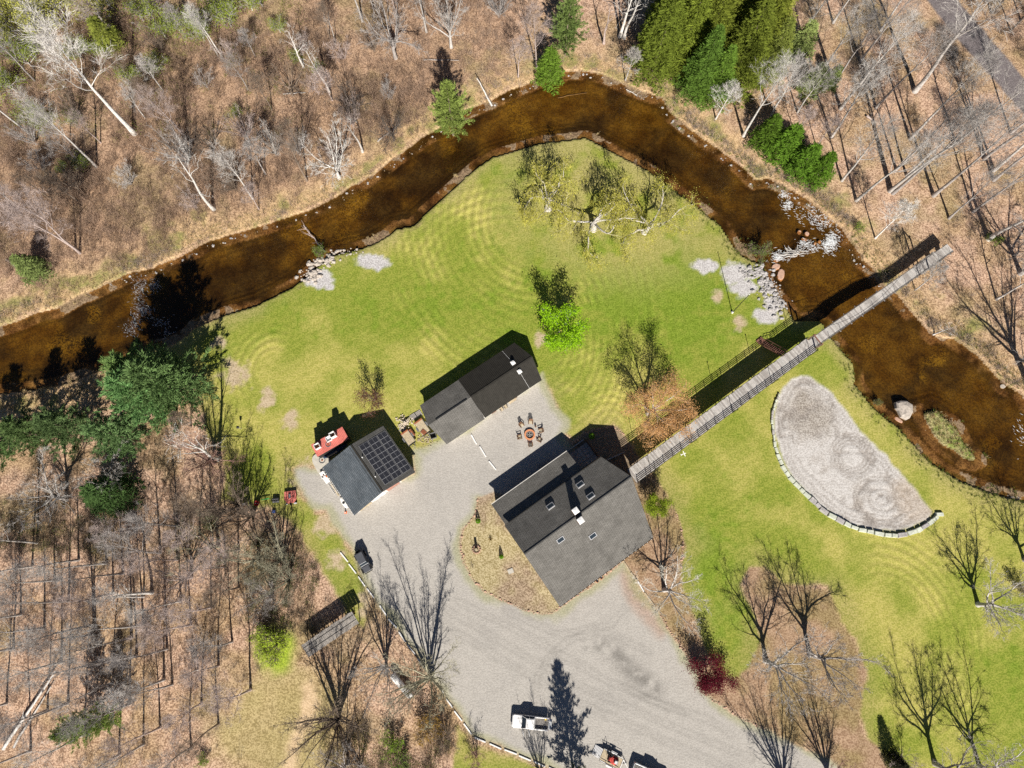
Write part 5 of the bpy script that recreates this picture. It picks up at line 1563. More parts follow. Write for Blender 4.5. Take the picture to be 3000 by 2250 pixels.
def pickup(name, label, x, y, rz, paint, bed_gap=True, doors=True):
    """length 5.9 m, front toward +x"""
    t_ = empty(name, label, 'pickup truck', (x, y, 0), rz)
    b_ = MB()
    b_.extrude([(-.98, .45), (.98, .45), (1.0, .75), (.97, 1.08), (-.97, 1.08), (-1.0, .75)], -.62, 2.75)     # front clip and cab base
    b_.add([(2.75, -.96, .5), (2.75, .96, .5), (2.75, .95, 1.04), (2.75, -.95, 1.04), (2.98, -.78, .52), (2.98, .78, .52), (2.96, .76, .98), (2.96, -.76, .98)],
           [(4, 5, 6, 7), (0, 4, 7, 3), (1, 2, 6, 5), (3, 7, 6, 2), (0, 1, 5, 4)])
    # hood slightly crowned
    b_.add([(1.35, -.9, 1.085), (2.9, -.74, 1.0), (2.9, .74, 1.0), (1.35, .9, 1.085), (1.35, -.45, 1.17), (2.75, -.4, 1.07), (2.75, .4, 1.07), (1.35, .45, 1.17)],
           [(0, 1, 5, 4), (4, 5, 6, 7), (7, 6, 2, 3), (1, 2, 6, 5), (0, 4, 7, 3)])
    for sg in (-1, 1):     # bed sides
        b_.extrude([(sg * .98, .5), (sg * .98, 1.12), (sg * .80, 1.12), (sg * .80, .5)] if sg > 0 else [(-.98, .5), (-.80, .5), (-.80, 1.12), (-.98, 1.12)], -2.85, -.62)
    b_.box((-.66, 0, .85), (.08, 1.6, .6))
    b_.build('body', paint, t_, bevel=.05)
    bf = MB().box((-1.75, 0, .62), (2.15, 1.58, .06)).build('bed_floor', M['black'] if not bed_gap else M['ash'], t_)
    rb = MB()
    for i in range(9):
        rb.box((-1.75, -.7 + i * .175, .665), (2.1, .06, .03))
    rb.build('bed_ribs', M['grey_wood'], bf)
    # cab greenhouse
    cb = MB()
    lo = [(1.5, -.93), (1.5, .93), (-.6, .93), (-.6, -.93)]
    hi = [(.72, -.74), (.72, .74), (-.5, .74), (-.5, -.74)]
    cb.add([(a, b, 1.08) for a, b in lo] + [(a, b, 1.72) for a, b in hi], [(0, 1, 5, 4), (1, 2, 6, 5), (2, 3, 7, 6), (3, 0, 4, 7)])
    cb.build('cab_glass', M['glass'], t_)
    MB().add([(.78, -.77, 1.73), (.78, .77, 1.73), (-.55, .77, 1.73), (-.55, -.77, 1.73), (.6, -.6, 1.82), (.6, .6, 1.82), (-.45, .6, 1.82), (-.45, -.6, 1.82)],
             [(3, 2, 1, 0), (4, 5, 6, 7), (0, 1, 5, 4), (1, 2, 6, 5), (2, 3, 7, 6), (3, 0, 4, 7)]).build('cab_roof', paint, t_, bevel=.03)
    pil = MB()
    for sg in (-1, 1):
        pil.beam((1.48, sg * .9, 1.08), (.74, sg * .73, 1.73), .07, .07).beam((.3, sg * .93, 1.08), (.25, sg * .75, 1.73), .07, .07).beam((-.58, sg * .92, 1.08), (-.5, sg * .74, 1.73), .12, .08)
    pil.build('pillar', paint, t_)
    tg = MB().box((-2.9, 0, .78), (.07, 1.6, .55)).build('tailgate', paint, t_) if not bed_gap else MB().box((-3.16, 0, .6), (.52, 1.55, .06)).build('tailgate', M['silver'], t_)
    MB().box((-2.95, 0, .52), (.14, 1.9, .18)).build('bumper', M['silver'], t_)
    MB().box((2.97, 0, .52), (.14, 1.8, .2)).build('bumper', M['silver'], t_)
    for sg in (-1, 1):
        MB().box((2.86, sg * .72, .86), (.16, .32, .2)).build('headlight', M['alu'], t_)
        MB().box((-2.87, sg * .9, .85), (.05, .13, .35)).build('taillight', M['red'], t_)
        MB().box((1.12, sg * 1.1, 1.15), (.12, .26, .18)).build('mirror', M['dark'], t_)
        for wx in (1.85, -1.75):
            wheel(t_, wx, sg * .85, .38, .26)
    if doors:
        for hx, a in ((1.25, .95), (.28, 1.05)):
            d_ = MB().box((-.45, 0, .85), (.95, .09, .75))
            do = d_.build('door', paint, t_)
            wp = MB()
            wp.beam((0, 0, 1.22), (-.32, 0, 1.66), .05, .05).beam((-.32, 0, 1.66), (-.9, 0, 1.66), .05, .05).beam((-.9, 0, 1.66), (-.9, 0, 1.22), .05, .05)
            wp.build('door_frame', paint, do)
            do.location = (hx, 1.0, 0)
            do.rotation_euler = (0, 0, -1.25)
    return t_


tx, ty = at(1554, 2113)
tk = pickup('pickup_truck', 'white pickup truck with open side doors and lowered tailgate on the gravel', tx, ty, math.radians(174.6), M['white'])
x_, y_ = at(1598, 2103)
can = MB().box((0, 0, .12), (.35, .3, .24)).cyl((.1, .05, .27), .05, .08, 8).build('fuel_can', M['yellow'], None)
can.location = (x_, y_, .69)
tag(can, 'yellow can in the bed of the white pickup', 'fuel can')
tx, ty = at(1902, 2268)
pickup('pickup_truck', 'silver pickup truck cut by the bottom edge, hitched to the trailer', tx, ty, math.radians(-22), M['silver'], bed_gap=False, doors=False)

# utility trailer with mower
tx, ty = at(1790, 2222)
tr = empty('utility_trailer', 'white-framed utility trailer with its ramp down behind the silver pickup', 'trailer', (tx, ty, 0), math.radians(-26))
MB().box((0, 0, .52), (3.4, 1.75, .08)).build('bed', M['pale_wood'], tr)
for sg in (-1, 1):
    MB().beam((-1.7, sg * .92, .58), (1.7, sg * .92, .58), .1, .12).build('frame_rail', M['white'], tr)
    MB().beam((-1.7, sg * .92, .95), (1.7, sg * .92, .95), .05, .05).build('side_rail', M['dark'], tr)
    for x in (-1.68, -.6, .6, 1.68):
        MB().box((x, sg * .92, .78), (.05, .05, .35)).build('stake', M['dark'], tr)
    MB().box((0, sg * 1.12, .72), (1.0, .26, .05)).build('fender', M['white'], tr)
    wheel(tr, 0, sg * 1.1, .32, .2)
MB().beam((1.72, -.9, .58), (1.72, .9, .58), .1, .12).build('frame_rail', M['white'], tr)
MB().beam((1.7, .8, .52), (2.8, 0, .5), .08, .1).beam((1.7, -.8, .52), (2.8, 0, .5), .08, .1).build('tongue', M['white'], tr)
rp = MB()
for i in range(7):
    rp.box((-1.85 - i * .19, 0, .46 - i * .062), (.14, 1.6, .04))
rp.build('ramp', M['alu'], tr)
mw = empty('lawn_mower', 'red riding mower with grey engine standing on the trailer', 'mower', (tx + .25, ty - .05, .56), math.radians(-26))
MB().box((0, 0, .3), (1.5, .75, .25)).build('chassis', M['red'], mw, bevel=.05)
MB().box((-.55, 0, .62), (.45, .5, .12)).build('seat', M['red'], mw, bevel=.04)
MB().box((-.75, 0, .8), (.1, .48, .4)).build('backrest', M['red'], mw, bevel=.03)
MB().box((.45, 0, .55), (.6, .55, .3)).build('engine', M['steel'], mw, bevel=.04)
MB().cyl((.4, 0, .73), .2, .08, 14).build('engine_cap', M['alu'], mw)
MB().box((.1, 0, .2), (.9, 1.15, .14)).build('mower_deck', M['red'], mw, bevel=.05)
for sg in (-1, 1):
    wheel(mw, -.5, sg * .45, .24, .2)
    wheel(mw, .65, sg * .38, .17, .14)
    MB().tube([(-.2, sg * .22, .45), (-.1, sg * .25, .95), (-.45, sg * .28, 1.0)], .02, 5).build('lever', M['black'], mw)
MB().tube([(-.8, -.4, .4), (-.85, -.38, 1.5), (-.85, .38, 1.5), (-.8, .4, .4)], .03, 5).build('roll_bar', M['black'], mw)

# black soft-top off-roader
tx, ty = at(1067, 1645)
jp = empty('off_road_car', 'small black soft-top off-roader parked at the gravel edge', 'car', (tx, ty, 0), math.radians(-60))
MB().extrude([(-.78, .5), (.78, .5), (.78, .98), (-.78, .98)], -1.85, 1.0).box((1.35, 0, .78), (.95, 1.2, .5)).build('body', M['charcoal'], jp, bevel=.04)
MB().add([(.85, -.62, 1.02), (1.85, -.55, .98), (1.85, .55, .98), (.85, .62, 1.02), (.85, -.5, 1.08), (1.8, -.42, 1.04), (1.8, .42, 1.04), (.85, .5, 1.08)], [(0, 1, 5, 4), (4, 5, 6, 7), (7, 6, 2, 3), (1, 2, 6, 5), (0, 4, 7, 3)]).build('hood', M['charcoal'], jp)
MB().add([(-1.8, -.72, 1.0), (-1.8, .72, 1.0), (.6, .72, 1.0), (.6, -.72, 1.0), (-1.55, -.64, 1.78), (-1.55, .64, 1.78), (.25, .64, 1.8), (.25, -.64, 1.8)], [(4, 7, 6, 5), (0, 4, 5, 1), (3, 7, 4, 0), (1, 5, 6, 2)]).build('soft_top', M['charcoal'], jp, bevel=.05)
MB().add([(.62, -.68, 1.0), (.62, .68, 1.0), (.27, .62, 1.76), (.27, -.62, 1.76)], [(0, 1, 2, 3)]).build('windshield', M['glass'], jp)
MB().beam((.27, -.64, 1.79), (.27, .64, 1.79), .06, .06).beam((.64, -.7, 1.02), (.64, .7, 1.02), .06, .06).build('windshield_frame', M['alu'], jp)
MB().box((1.95, 0, .6), (.14, 1.5, .18)).build('bumper', M['black'], jp)
MB().cyl((-1.98, 0, 1.0), .38, .22, 16, axis='X').build('spare_tyre', M['black'], jp)
for sg in (-1, 1):
    MB().cyl((1.84, sg * .38, .82), .1, .06, 12, axis='X').build('headlight', M['alu'], jp)
    MB().box((1.3, sg * .78, .86), (.95, .3, .06)).build('fender', M['black'], jp)
    MB().box((-1.15, sg * .86, .86), (.95, .2, .06)).build('fender', M['black'], jp)
    MB().box((.5, sg * .88, 1.15), (.08, .2, .14)).build('mirror', M['black'], jp)
    for wx in (1.3, -1.15):
        wheel(jp, wx, sg * .78, .38, .26)

# ------------------------------------------------------------------ yard things
# fire pit and chairs
fx, fy = at(1552, 1274)
fp = empty('fire_pit', 'round fire pit of orange bricks ringed by chairs on the gravel', 'fire pit', (fx, fy, 0))
for lay in range(2):
    for i in range(16):
        a = 2 * math.pi * (i + .5 * lay) / 16
        o = MB().box((0, 0, 0), (.26, .34, .17)).build('brick', M['brick'], fp, bevel=.02) if i == 0 and lay == 0 else mesh_obj('brick', bk.data, fp)
        if i == 0 and lay == 0:
            bk = o
        o.location = (.82 * math.cos(a), .82 * math.sin(a), .09 + .18 * lay)
        o.rotation_euler = (0, 0, a + random.uniform(-.08, .08))
MB().cyl((0, 0, .06), .68, .1, 16).build('ash', M['ash'], fp)
for i in range(4):
    a = i * .8
    MB().beam((-.4 * math.cos(a), -.4 * math.sin(a), .16), (.4 * math.cos(a), .4 * math.sin(a), .2), .09, .09).build('charred_log', M['dark'] if i % 2 else M['grey_wood'], fp)


def adirondack(px, py, label):
    x, y = at(px, py)
    a = math.atan2(fy - y, fx - x)
    c_ = empty('garden_chair', label, 'chair', (x, y, 0), a, 'chairs round the fire pit')
    for i in range(5):
        MB().box((.02, -.24 + i * .12, .37), (.5, .1, .03), M=Matrix.Rotation(-.2, 3, 'Y').inverted()).build('seat_slat', M['pale_wood'], c_)
        MB().beam((-.22, -.24 + i * .12, .33), (-.52, -.26 + i * .13, 1.05 - .05 * abs(i - 2)), .1, .03).build('back_slat', M['brown_wood'], c_)
    for sg in (-1, 1):
        MB().box((.02, sg * .36, .6), (.72, .13, .03)).build('armrest', M['brown_wood'], c_)
        MB().box((.3, sg * .33, .3), (.09, .05, .6)).build('leg', M['brown_wood'], c_)
        MB().beam((.3, sg * .3, .4), (-.5, sg * .3, .06), .05, .12).build('leg', M['brown_wood'], c_)


for (a, b, lab) in ((1528, 1247, 'wooden chair upper left of the fire pit'), (1555, 1238, 'wooden chair directly behind the fire pit, facing the house'), (1584, 1263, 'wooden chair right of the fire pit'), (1580, 1289, 'wooden chair lower right of the fire pit, closest to the house'), (1554, 1303, 'wooden chair below the fire pit with its back to the house'), (1523, 1281, 'wooden chair left of the fire pit')):
    adirondack(a, b, lab)
x, y = at(1569, 1250)
tag(MB().cyl((x, y, .25), .16, .5, 10, .14).build('log_stool', M['brown_wood']), 'small upright log between two chairs at the fire pit', 'stump')
# bench and chairs against the long building
for (a, b, lab) in ((1470, 1201, 'wooden slat chair against the long building wall, left one'), (1482, 1194, 'wooden slat chair against the long building wall, right one')):
    x, y = at(a, b)
    c_ = empty('slat_chair', lab, 'chair', (x, y, 0), LR, 'chairs at the long building')
    for i in range(4):
        MB().box((0, -.2 + i * .13, .42), (.6, .1, .03)).build('seat_slat', M['pale_wood'], c_)
    MB().box((0, .28, .7), (.6, .05, .45)).build('backrest', M['pale_wood'], c_)
    for sx_ in (-.27, .27):
        for sy_ in (-.22, .22):
            MB().box((sx_, sy_, .2), (.05, .05, .4)).build('leg', M['brown_wood'], c_)
        MB().box((sx_, 0, .6), (.06, .5, .04)).build('armrest', M['dark'], c_)
x, y = at(1502, 1176)
c_ = empty('plank_bench', 'plain plank bench against the long building', 'bench', (x, y, 0), LR)
MB().box((0, 0, .43), (1.5, .42, .06)).build('seat', M['pale_wood'], c_)
for sx_ in (-.6, .6):
    MB().box((sx_, 0, .2), (.08, .36, .4)).build('leg', M['brown_wood'], c_)

# parking timbers on the yard and along the drive
tn = [0]


def timber(z0, z1, label, group, mat='white', w=.2, hh=.2):
    a, b = at(*z0), at(*z1)
    o = empty('parking_timber', label, 'timber', ((a[0] + b[0]) / 2, (a[1] + b[1]) / 2, 0), math.atan2(b[1] - a[1], b[0] - a[0]), group)
    ln = math.hypot(b[0] - a[0], b[1] - a[1])
    MB().box((0, 0, hh / 2), (ln, w, hh)).build('beam', M[mat], o, bevel=.02)
    for s_ in (-.4, .4):
        MB().cyl((s_ * ln, 0, hh + .005), .025, .03, 8).build('spike', M['steel'], o)


for i, (a, b) in enumerate((((1381, 1274), (1396, 1301)), ((1405.5, 1308), (1423.6, 1338)), ((1432.6, 1351), (1453, 1376)))):
    timber(a, b, 'white timber on the yard, %s from the long building' % ('first', 'second', 'third')[i], 'yard timbers')
Z10 = [(548, 262, 596, 322), (602, 336, 650, 398), (664, 418, 707, 480), (719, 494, 765, 555), (803, 606, 846, 670), (858, 692, 913, 750), (926, 776, 970, 842), (980, 860, 1032, 922), (1047, 948, 1088, 1010), (1106, 1030, 1150, 1085), (1170, 1115, 1215, 1170), (1233, 1210, 1274, 1265), (1285, 1288, 1335, 1352), (1347, 1370, 1397, 1438), (1416, 1460, 1488, 1490), (1514, 1500, 1590, 1534), (1610, 1538, 1690, 1568), (1704, 1577, 1781, 1610), (1799, 1615, 1874, 1650), (1899, 1655, 1975, 1690)]
for i, (a, b, c_, d) in enumerate(Z10):
    timber((750 + a / 2.212, 1500 + b / 2.212), (750 + c_ / 2.212, 1500 + d / 2.212), '%s white timber of the drive edge, counted from the off-roader' % (ORD[i] if i else 'first'), 'timbers along the drive')
for i, (a, b, m_) in enumerate((((1826, 1643), (1846, 1675), 'pale_wood'), ((1848, 1677), (1867, 1702), 'pale_wood'), ((1868, 1703), (1886, 1733), 'white'), ((1888, 1736), (1918, 1776), 'pale_wood'))):
    timber(a, b, ('bare timber touching the house corner bed', 'second bare timber from the house corner', 'only white timber of the bed edge beside the house', 'lowest bare timber of the bed edge beside the house')[i], 'timbers beside the house', m_)

# propane tank
a, b = at(1147, 1975, .8), at(1206, 2043, .8)
pr = empty('propane_tank', 'long white propane tank under bare trees by the drive', 'tank', ((a[0] + b[0]) / 2, (a[1] + b[1]) / 2, 0), math.atan2(b[1] - a[1], b[0] - a[0]))
V_, F_ = ICO[2]
ln = math.hypot(b[0] - a[0], b[1] - a[1]) / 2 - .5
W_ = V_ * .52
W_[:, 0] += np.sign(V_[:, 0]) * ln
W_[:, 2] += .85
MB().add(W_, [tuple(f) for f in F_]).build('shell', M['white'], pr, True)
MB().cyl((0, 0, .85), .522, ln * 2, 28, axis='X').build('shell', M['white'], pr)
MB().cyl((.1, 0, 1.42), .19, .16, 14).build('dome', M['steel'], pr)
for x in (-1.5, 1.5):
    MB().box((x, 0, .2), (.25, .9, .4)).build('saddle', M['concrete'], pr)

# machinery row at the lawn corner
x, y = at(853, 1457)
bh = empty('rotary_cutter', 'faded red rotary cutter at the lawn corner', 'mower', (x, y, 0), math.radians(8))
MB().prism([(-1.0, 1.05), (1.0, 1.05), (1.05, -.4), (.55, -1.05), (-.5, -1.05), (-1.0, -.4)], .35, .55).build('deck', M['faded_red'], bh, bevel=.03)
MB().box((0, 0, .58), (1.9, .07, .06)).box((0, 0, .58), (.07, 1.9, .06)).build('deck_rib', M['faded_red'], bh)
MB().box((0, .15, .72), (.3, .7, .3)).build('gearbox', M['steel'], bh)
MB().tube([(-.3, 1.1, .5), (-.25, 1.5, 1.0), (0, 1.7, 1.15), (.25, 1.5, 1.0), (.3, 1.1, .5)], .045, 5).build('hitch_frame', M['black'], bh)
MB().beam((0, -1.05, .5), (.05, -2.3, .4), .08, .08).box((0, -1.2, .5), (.3, .3, .3)).build('tail_arm', M['black'], bh)
MB().cyl((.75, -1.15, .3), .28, .18, 12, axis='Y').build('tail_wheel', M['alu'], bh)
MB().cyl((-.8, -1.1, .2), .2, .14, 12, axis='Y').build('tail_wheel', M['alu'], bh)
x, y = at(754, 1475)
tb_ = empty('red_tub', 'round red tub standing tilted in the machinery row', 'tub', (x, y, 0))
tt_ = TB()
prof = [(.30, 0), (.44, .1), (.46, .55), (.42, .55), (.40, .12), (.02, .08)]
n = 16
vv = [(r_ * math.cos(2 * math.pi * i / n), r_ * math.sin(2 * math.pi * i / n), z_) for r_, z_ in prof for i in range(n)]
ff = [(k * n + i, k * n + (i + 1) % n, (k + 1) * n + (i + 1) % n, (k + 1) * n + i) for k in range(len(prof) - 1) for i in range(n)]
sh_ = MB().add(vv, ff).build('shell', M['red'], tb_, True)
MB().beam((-.4, 0, .5), (.4, 0, .5), .05, .05).build('crossbar', M['alu'], tb_)
x, y = at(780, 1463)
rk = empty('green_rake', 'green bar rake in the machinery row', 'rake', (x, y, 0), math.radians(10))
MB().beam((-.7, 0, .55), (.7, 0, .55), .12, .12).build('bar', M['green_paint'], rk)
for i in range(8):
    MB().beam((-.65 + i * .185, 0, .5), (-.65 + i * .185, -.1, .05), .03, .03).build('tine', M['steel'], rk)
x, y = at(810, 1464)
ti = empty('rotary_tiller', 'black tiller with steel hood between rake and cutter', 'tiller', (x, y, 0), math.radians(5))
MB().box((0, 0, .4), (1.2, .6, .4)).build('hood', M['dark'], ti, bevel=.05)
MB().box((0, -.4, .3), (1.1, .25, .06)).box((0, .05, .63), (1.0, .1, .06)).build('flap', M['steel'], ti)
MB().tube([(-.3, .3, .5), (0, .8, .9), (.3, .3, .5)], .04, 5).build('hitch_frame', M['black'], ti)
x, y = at(720, 1480)
bx_ = empty('tool_box', 'dark box with orange stripe and white lid in the machinery row', 'box', (x, y, 0), math.radians(12))
MB().box((0, 0, .45), (.75, .6, .9)).build('case', M['dark'], bx_, bevel=.03)
MB().box((0, .08, .93), (.6, .32, .06)).build('lid', M['alu'], bx_)
MB().box((.05, -.32, .6), (.4, .04, .25)).build('stripe', M['orange'], bx_)
MB().box((-.28, -.32, .6), (.2, .04, .25)).build('stripe', M['green_paint'], bx_)
x, y = at(803, 1499)
cr_ = empty('blue_crate', 'small blue crate alone below the machinery row', 'crate', (x, y, 0))
MB().box((0, 0, .2), (.5, .45, .4)).build('case', M['blue_paint'], cr_, bevel=.02)
MB().box((0, -.1, .41), (.44, .05, .03)).box((0, .1, .41), (.44, .05, .03)).build('lid_rib', M['alu'], cr_)
x, y = at(700, 1507)
fr_ = empty('cream_frame', 'cream steel frame on legs at the wood edge', 'frame', (x, y, 0), math.radians(-3))
MB().beam((-.45, -.55, .8), (-.45, .55, .8), .07, .07).beam((.45, -.55, .8), (.45, .55, .8), .07, .07).beam((-.45, .55, .8), (.45, .55, .8), .07, .07).beam((-.45, -.55, .8), (.45, -.55, .8), .07, .07).build('frame', M['pale_wood'], fr_)
for sx_ in (-1, 1):
    for sy_ in (-1, 1):
        MB().beam((sx_ * .45, sy_ * .5, .8), (sx_ * .85, sy_ * .62, 0), .06, .06).build('leg', M['pale_wood'], fr_)
MB().beam((-.8, .95, .3), (.85, 1.0, .3), .1, .06).build('crossbar', M['white'], fr_)

# beside the workshop
x, y = at(1013, 1501)
cn = empty('traffic_cone', 'orange traffic cone at the workshop corner', 'cone', (x, y, 0))
MB().box((0, 0, .02), (.42, .42, .04)).build('base', M['orange'], cn)
MB().cyl((0, 0, .38), .17, .7, 14, .035).build('body', M['orange'], cn)
MB().cyl((0, 0, .45), .125, .12, 14, .105).build('stripe', M['white'], cn)
x, y = at(1008, 1473)
ky = empty('kayak', 'white kayak lying along the workshop wall', 'kayak', (x, y, 0), GR)
V_, F_ = ICO[2]
W_ = V_ * np.array([1.15, .36, .2])
W_[:, 2] += .2
MB().add(W_, [tuple(f) for f in F_]).build('hull', M['white'], ky, True)
MB().cyl((0, 0, .40), .24, .03, 14).build('cockpit', M['dark'], ky)
x, y = at(955, 1400)
wt = empty('work_table', 'white work table heaped with oddments along the workshop wall', 'table', (x, y, 0), GR)
MB().box((0, 0, .8), (2.3, .8, .05)).build('tabletop', M['white'], wt)
for sx_ in (-1, 1):
    for sy_ in (-.33, .33):
        MB().box((sx_, sy_, .4), (.06, .06, .78)).build('leg', M['steel'], wt)
for i in range(5):
    tag(MB().box((x + random.uniform(-.5, .4), y + random.uniform(-.5, .5), .88 + .05), (random.uniform(.12, .3), random.uniform(.1, .22), .12), random.uniform(0, 3)).build('small_box', M[('white', 'rust', 'alu', 'orange', 'dark')[i]]), 'small %s box on the white work table by the workshop' % ('white', 'rusty', 'silver', 'orange', 'black')[i], 'box', 'boxes on the work table')
x, y = at(973, 1428)
ld = empty('ladder', 'pale ladder lying along the workshop wall', 'ladder', (x, y, 0), GR)
for sg in (-1, 1):
    MB().box((0, sg * .25, .12), (2.7, .07, .1)).build('rail', M['siding'], ld)
for i in range(9):
    MB().box((-1.2 + i * .3, 0, .12), (.04, .45, .05)).build('rung', M['alu'], ld)
x, y = at(982, 1436)
tag(MB().beam((x - .7, y + 1.0, .1), (x + .7, y - 1.0, .1), .22, .1).build('olive_plank', M['pale_wood']), 'tan plank beside the ladder at the workshop wall', 'plank')

# trailers and firewood between workshop and long building
for (cx, cy, lx, ly, lab) in ((1197, 1284, 2.4, 1.35, 'tan flatbed trailer closest to the workshop'), (1238, 1253, 2.6, 1.5, 'tan flatbed trailer closest to the long building')):
    x, y = at(cx, cy, .6)
    t_ = empty('flatbed_trailer', lab, 'trailer', (x, y, 0), math.radians(-54), 'flatbed trailers')
    for i in range(7):
        MB().box((0, -ly / 2 + (i + .5) * ly / 7, .6), (lx, ly / 7 - .015, .05)).build('bed_plank', M['pale_wood'], t_)
    MB().box((-lx / 2 - .1, 0, .72), (.22, ly + .05, .3)).build('headboard', M['rust'], t_)
    for sg in (-1, 1):
        MB().box((0, sg * (ly / 2 + .05), .6), (lx + .1, .06, .14)).build('frame_rail', M['steel'], t_)
        MB().box((-.2, sg * (ly / 2 + .25), .62), (.8, .22, .04)).build('fender', M['steel'], t_)
        wheel(t_, -.2, sg * (ly / 2 + .24), .28, .18)
    MB().box((lx / 2 + .06, 0, .66), (.06, ly, .26)).build('tailboard', M['dark'], t_)
    MB().beam((lx / 2, .4, .45), (lx / 2 + .9, 0, .4), .07, .08).beam((lx / 2, -.4, .45), (lx / 2 + .9, 0, .4), .07, .08).build('tongue', M['steel'], t_)
x, y = at(1241, 1266, .7)
sb = empty('rusty_grate', 'rusty slatted grate lying on the tan flatbed by the long building', 'grate', (x, y, .63), math.radians(-40))
for i in range(5):
    MB().box((0, -.3 + i * .15, .1), (.9, .11, .06)).build('slat', M['rust'], sb)
MB().box((0, 0, .05), (.08, .75, .06)).build('crossbar', M['dark'], sb)
for i, (cx, cy, lab) in enumerate(((1180, 1256, 'weathered pallet beside the workshop-side trailer'), (1212, 1221, 'left weathered pallet of the pair behind the trailers'), (1226, 1213, 'right weathered pallet of the pair behind the trailers'))):
    x, y = at(cx, cy)
    p_ = empty('pallet', lab, 'pallet', (x, y, 0), math.radians(34 if i else -10), 'pallets')
    for j in range(6):
        MB().box((-.5 + j * .2, 0, .12), (.14, 1.1, .03)).build('slat', M['grey_wood'], p_)
    for yy in (-.48, 0, .48):
        MB().box((0, yy, .055), (1.15, .09, .1)).build('runner', M['brown_wood'], p_)
x, y = at(1190, 1240)
fw = MB()
rr = random.Random(3)
for i in range(150):
    a = rr.uniform(0, 6.28)
    rad = abs(rr.gauss(0, .75))
    fw.beam((x + rad * math.cos(a) * 1.2 - .2, y + rad * math.sin(a), .12 + max(0, .75 - rad * .6) * rr.random()), (x + rad * math.cos(a) * 1.2 - .2 + rr.uniform(-.25, .25), y + rad * math.sin(a) + rr.uniform(-.25, .25), .15 + max(0, .8 - rad * .6) * rr.random()), .12, .1)
tag(fw.build('firewood_heap', M['firewood']), 'heap of pale split firewood behind the trailers', 'firewood', kind='stuff')
x, y = at(1246, 1287)
fw = MB()
for i in range(60):
    xx, yy = x + rr.gauss(0, .7), y + rr.gauss(0, .45)
    fw.beam((xx, yy, .05 + .1 * rr.random()), (xx + rr.uniform(-.3, .3), yy + rr.uniform(-.3, .3), .08 + .1 * rr.random()), .1, .07)
tag(fw.build('kindling', M['pale_wood']), 'scattered kindling at the trailer tongues', 'kindling', kind='stuff')
x, y = at(1270, 1278)
bn_ = empty('steel_bin', 'open black steel bin at the long building corner', 'bin', (x, y, 0), math.radians(20))
for dx, dy, wx, wy in ((0, .5, 1.0, .05), (0, -.5, 1.0, .05), (.5, 0, .05, .95), (-.5, 0, .05, .95)):
    MB().box((dx, dy, .45), (wx, wy, .8)).build('side', M['steel'], bn_)
MB().box((0, 0, .08), (.95, .95, .05)).build('floor', M['black'], bn_)
x, y = at(1208, 1268)
rz_ = empty('rusty_tank', 'rusty drum lying between the two flatbed trailers', 'drum', (x, y, 0), math.radians(-54))
MB().cyl((0, 0, .35), .3, 1.3, 14, axis='X').build('barrel', M['rust'], rz_)
MB().cyl((-.3, 0, .35), .32, .05, 14, axis='X').cyl((.3, 0, .35), .32, .05, 14, axis='X').build('hoop', M['dark'], rz_)

# garden shrubs and ornaments near the house
for (cx, cy, hh, r_, lab) in ((1401, 1527, 1.5, .42, 'clipped green cone shrub at the upper end of the front bed'), (1469, 1631, 1.4, .36, 'clipped green cone shrub in the middle of the front bed'), (1733, 1278, 1.7, .55, 'clipped green cone shrub lit in the house shadow')):
    x, y = at(cx, cy)
    t_ = empty('cone_shrub', lab, 'shrub', (x, y, 0), 0, 'clipped cone shrubs')
    rr2 = np.random.default_rng(int(cx))
    L_ = TB()
    nn = 1100
    u = rr2.random(nn) ** .6
    a = rr2.uniform(0, 6.28, nn)
    rad = r_ * u ** .5 * rr2.uniform(.85, 1.05, nn)
    L_.leaves(np.stack([rad * np.cos(a), rad * np.sin(a), hh * (1 - u) + .12], 1), .11, rr2, .4)
    mesh_obj('foliage', L_.mesh('cone_foliage', M['leaf']), t_, (.14, .30, .02))
    MB().cyl((0, 0, .2), .05, .5, 7).build('stem', M['brown_wood'], t_)
x, y = at(1437, 1580)
t_ = empty('dry_shrub', 'small dry brown shrub between the two cones of the front bed', 'shrub', (x, y, 0))
L_ = TB()
rr2 = np.random.default_rng(5)
L_.tris(np.zeros((160, 3)), rr2.normal(0, .5, (160, 3)) + (0, 0, 1), rr2.uniform(.3, .85, 160), .03, rr2)
mesh_obj('stems', L_.mesh('dry_stems', M['twig']), t_, (.33, .24, .10))
x, y = at(1396, 1610)
wl = empty('stump_planter', 'old stump ringed by stones in the front bed', 'stump', (x, y, 0))
MB().cyl((0, 0, .75), .28, 1.5, 9, .2).build('stump', M['pale_wood'], wl)
for i in range(11):
    a = i * .571
    MB().blob((.62 * math.cos(a), .62 * math.sin(a), .1), (.36, .28, .26), i, 1, .15).build('stone', M['redstone'], wl)
x, y = at(1496, 1673)
tag(MB().box((x, y, .05), (.95, .8, .1), math.radians(22)).build('stone_slab', M['concrete'], bevel=.02), 'square pale stone slab in the front bed', 'slab')
for (cx, cy, lab) in ((1749, 1702, 'terracotta pot under the house eave, left one'), (1761, 1692, 'terracotta pot under the house eave, right one')):
    x, y = at(cx, cy)
    p_ = empty('flower_pot', lab, 'pot', (x, y, 0), 0, 'pots under the eave')
    MB().cyl((0, 0, .22), .2, .42, 12, .28).build('pot', M['brick'], p_)
    MB().cyl((0, 0, .435), .23, .02, 12).build('soil', M['black'], p_)
x, y = at(1997, 1333)
wv = empty('whirligig', 'small white cross-shaped whirligig on a post beside the boardwalk', 'ornament', (x, y, 0), math.radians(20))
MB().cyl((0, 0, .6), .035, 1.2, 7).build('post', M['white'], wv)
MB().box((0, 0, 1.22), (.95, .12, .06)).build('body', M['white'], wv)
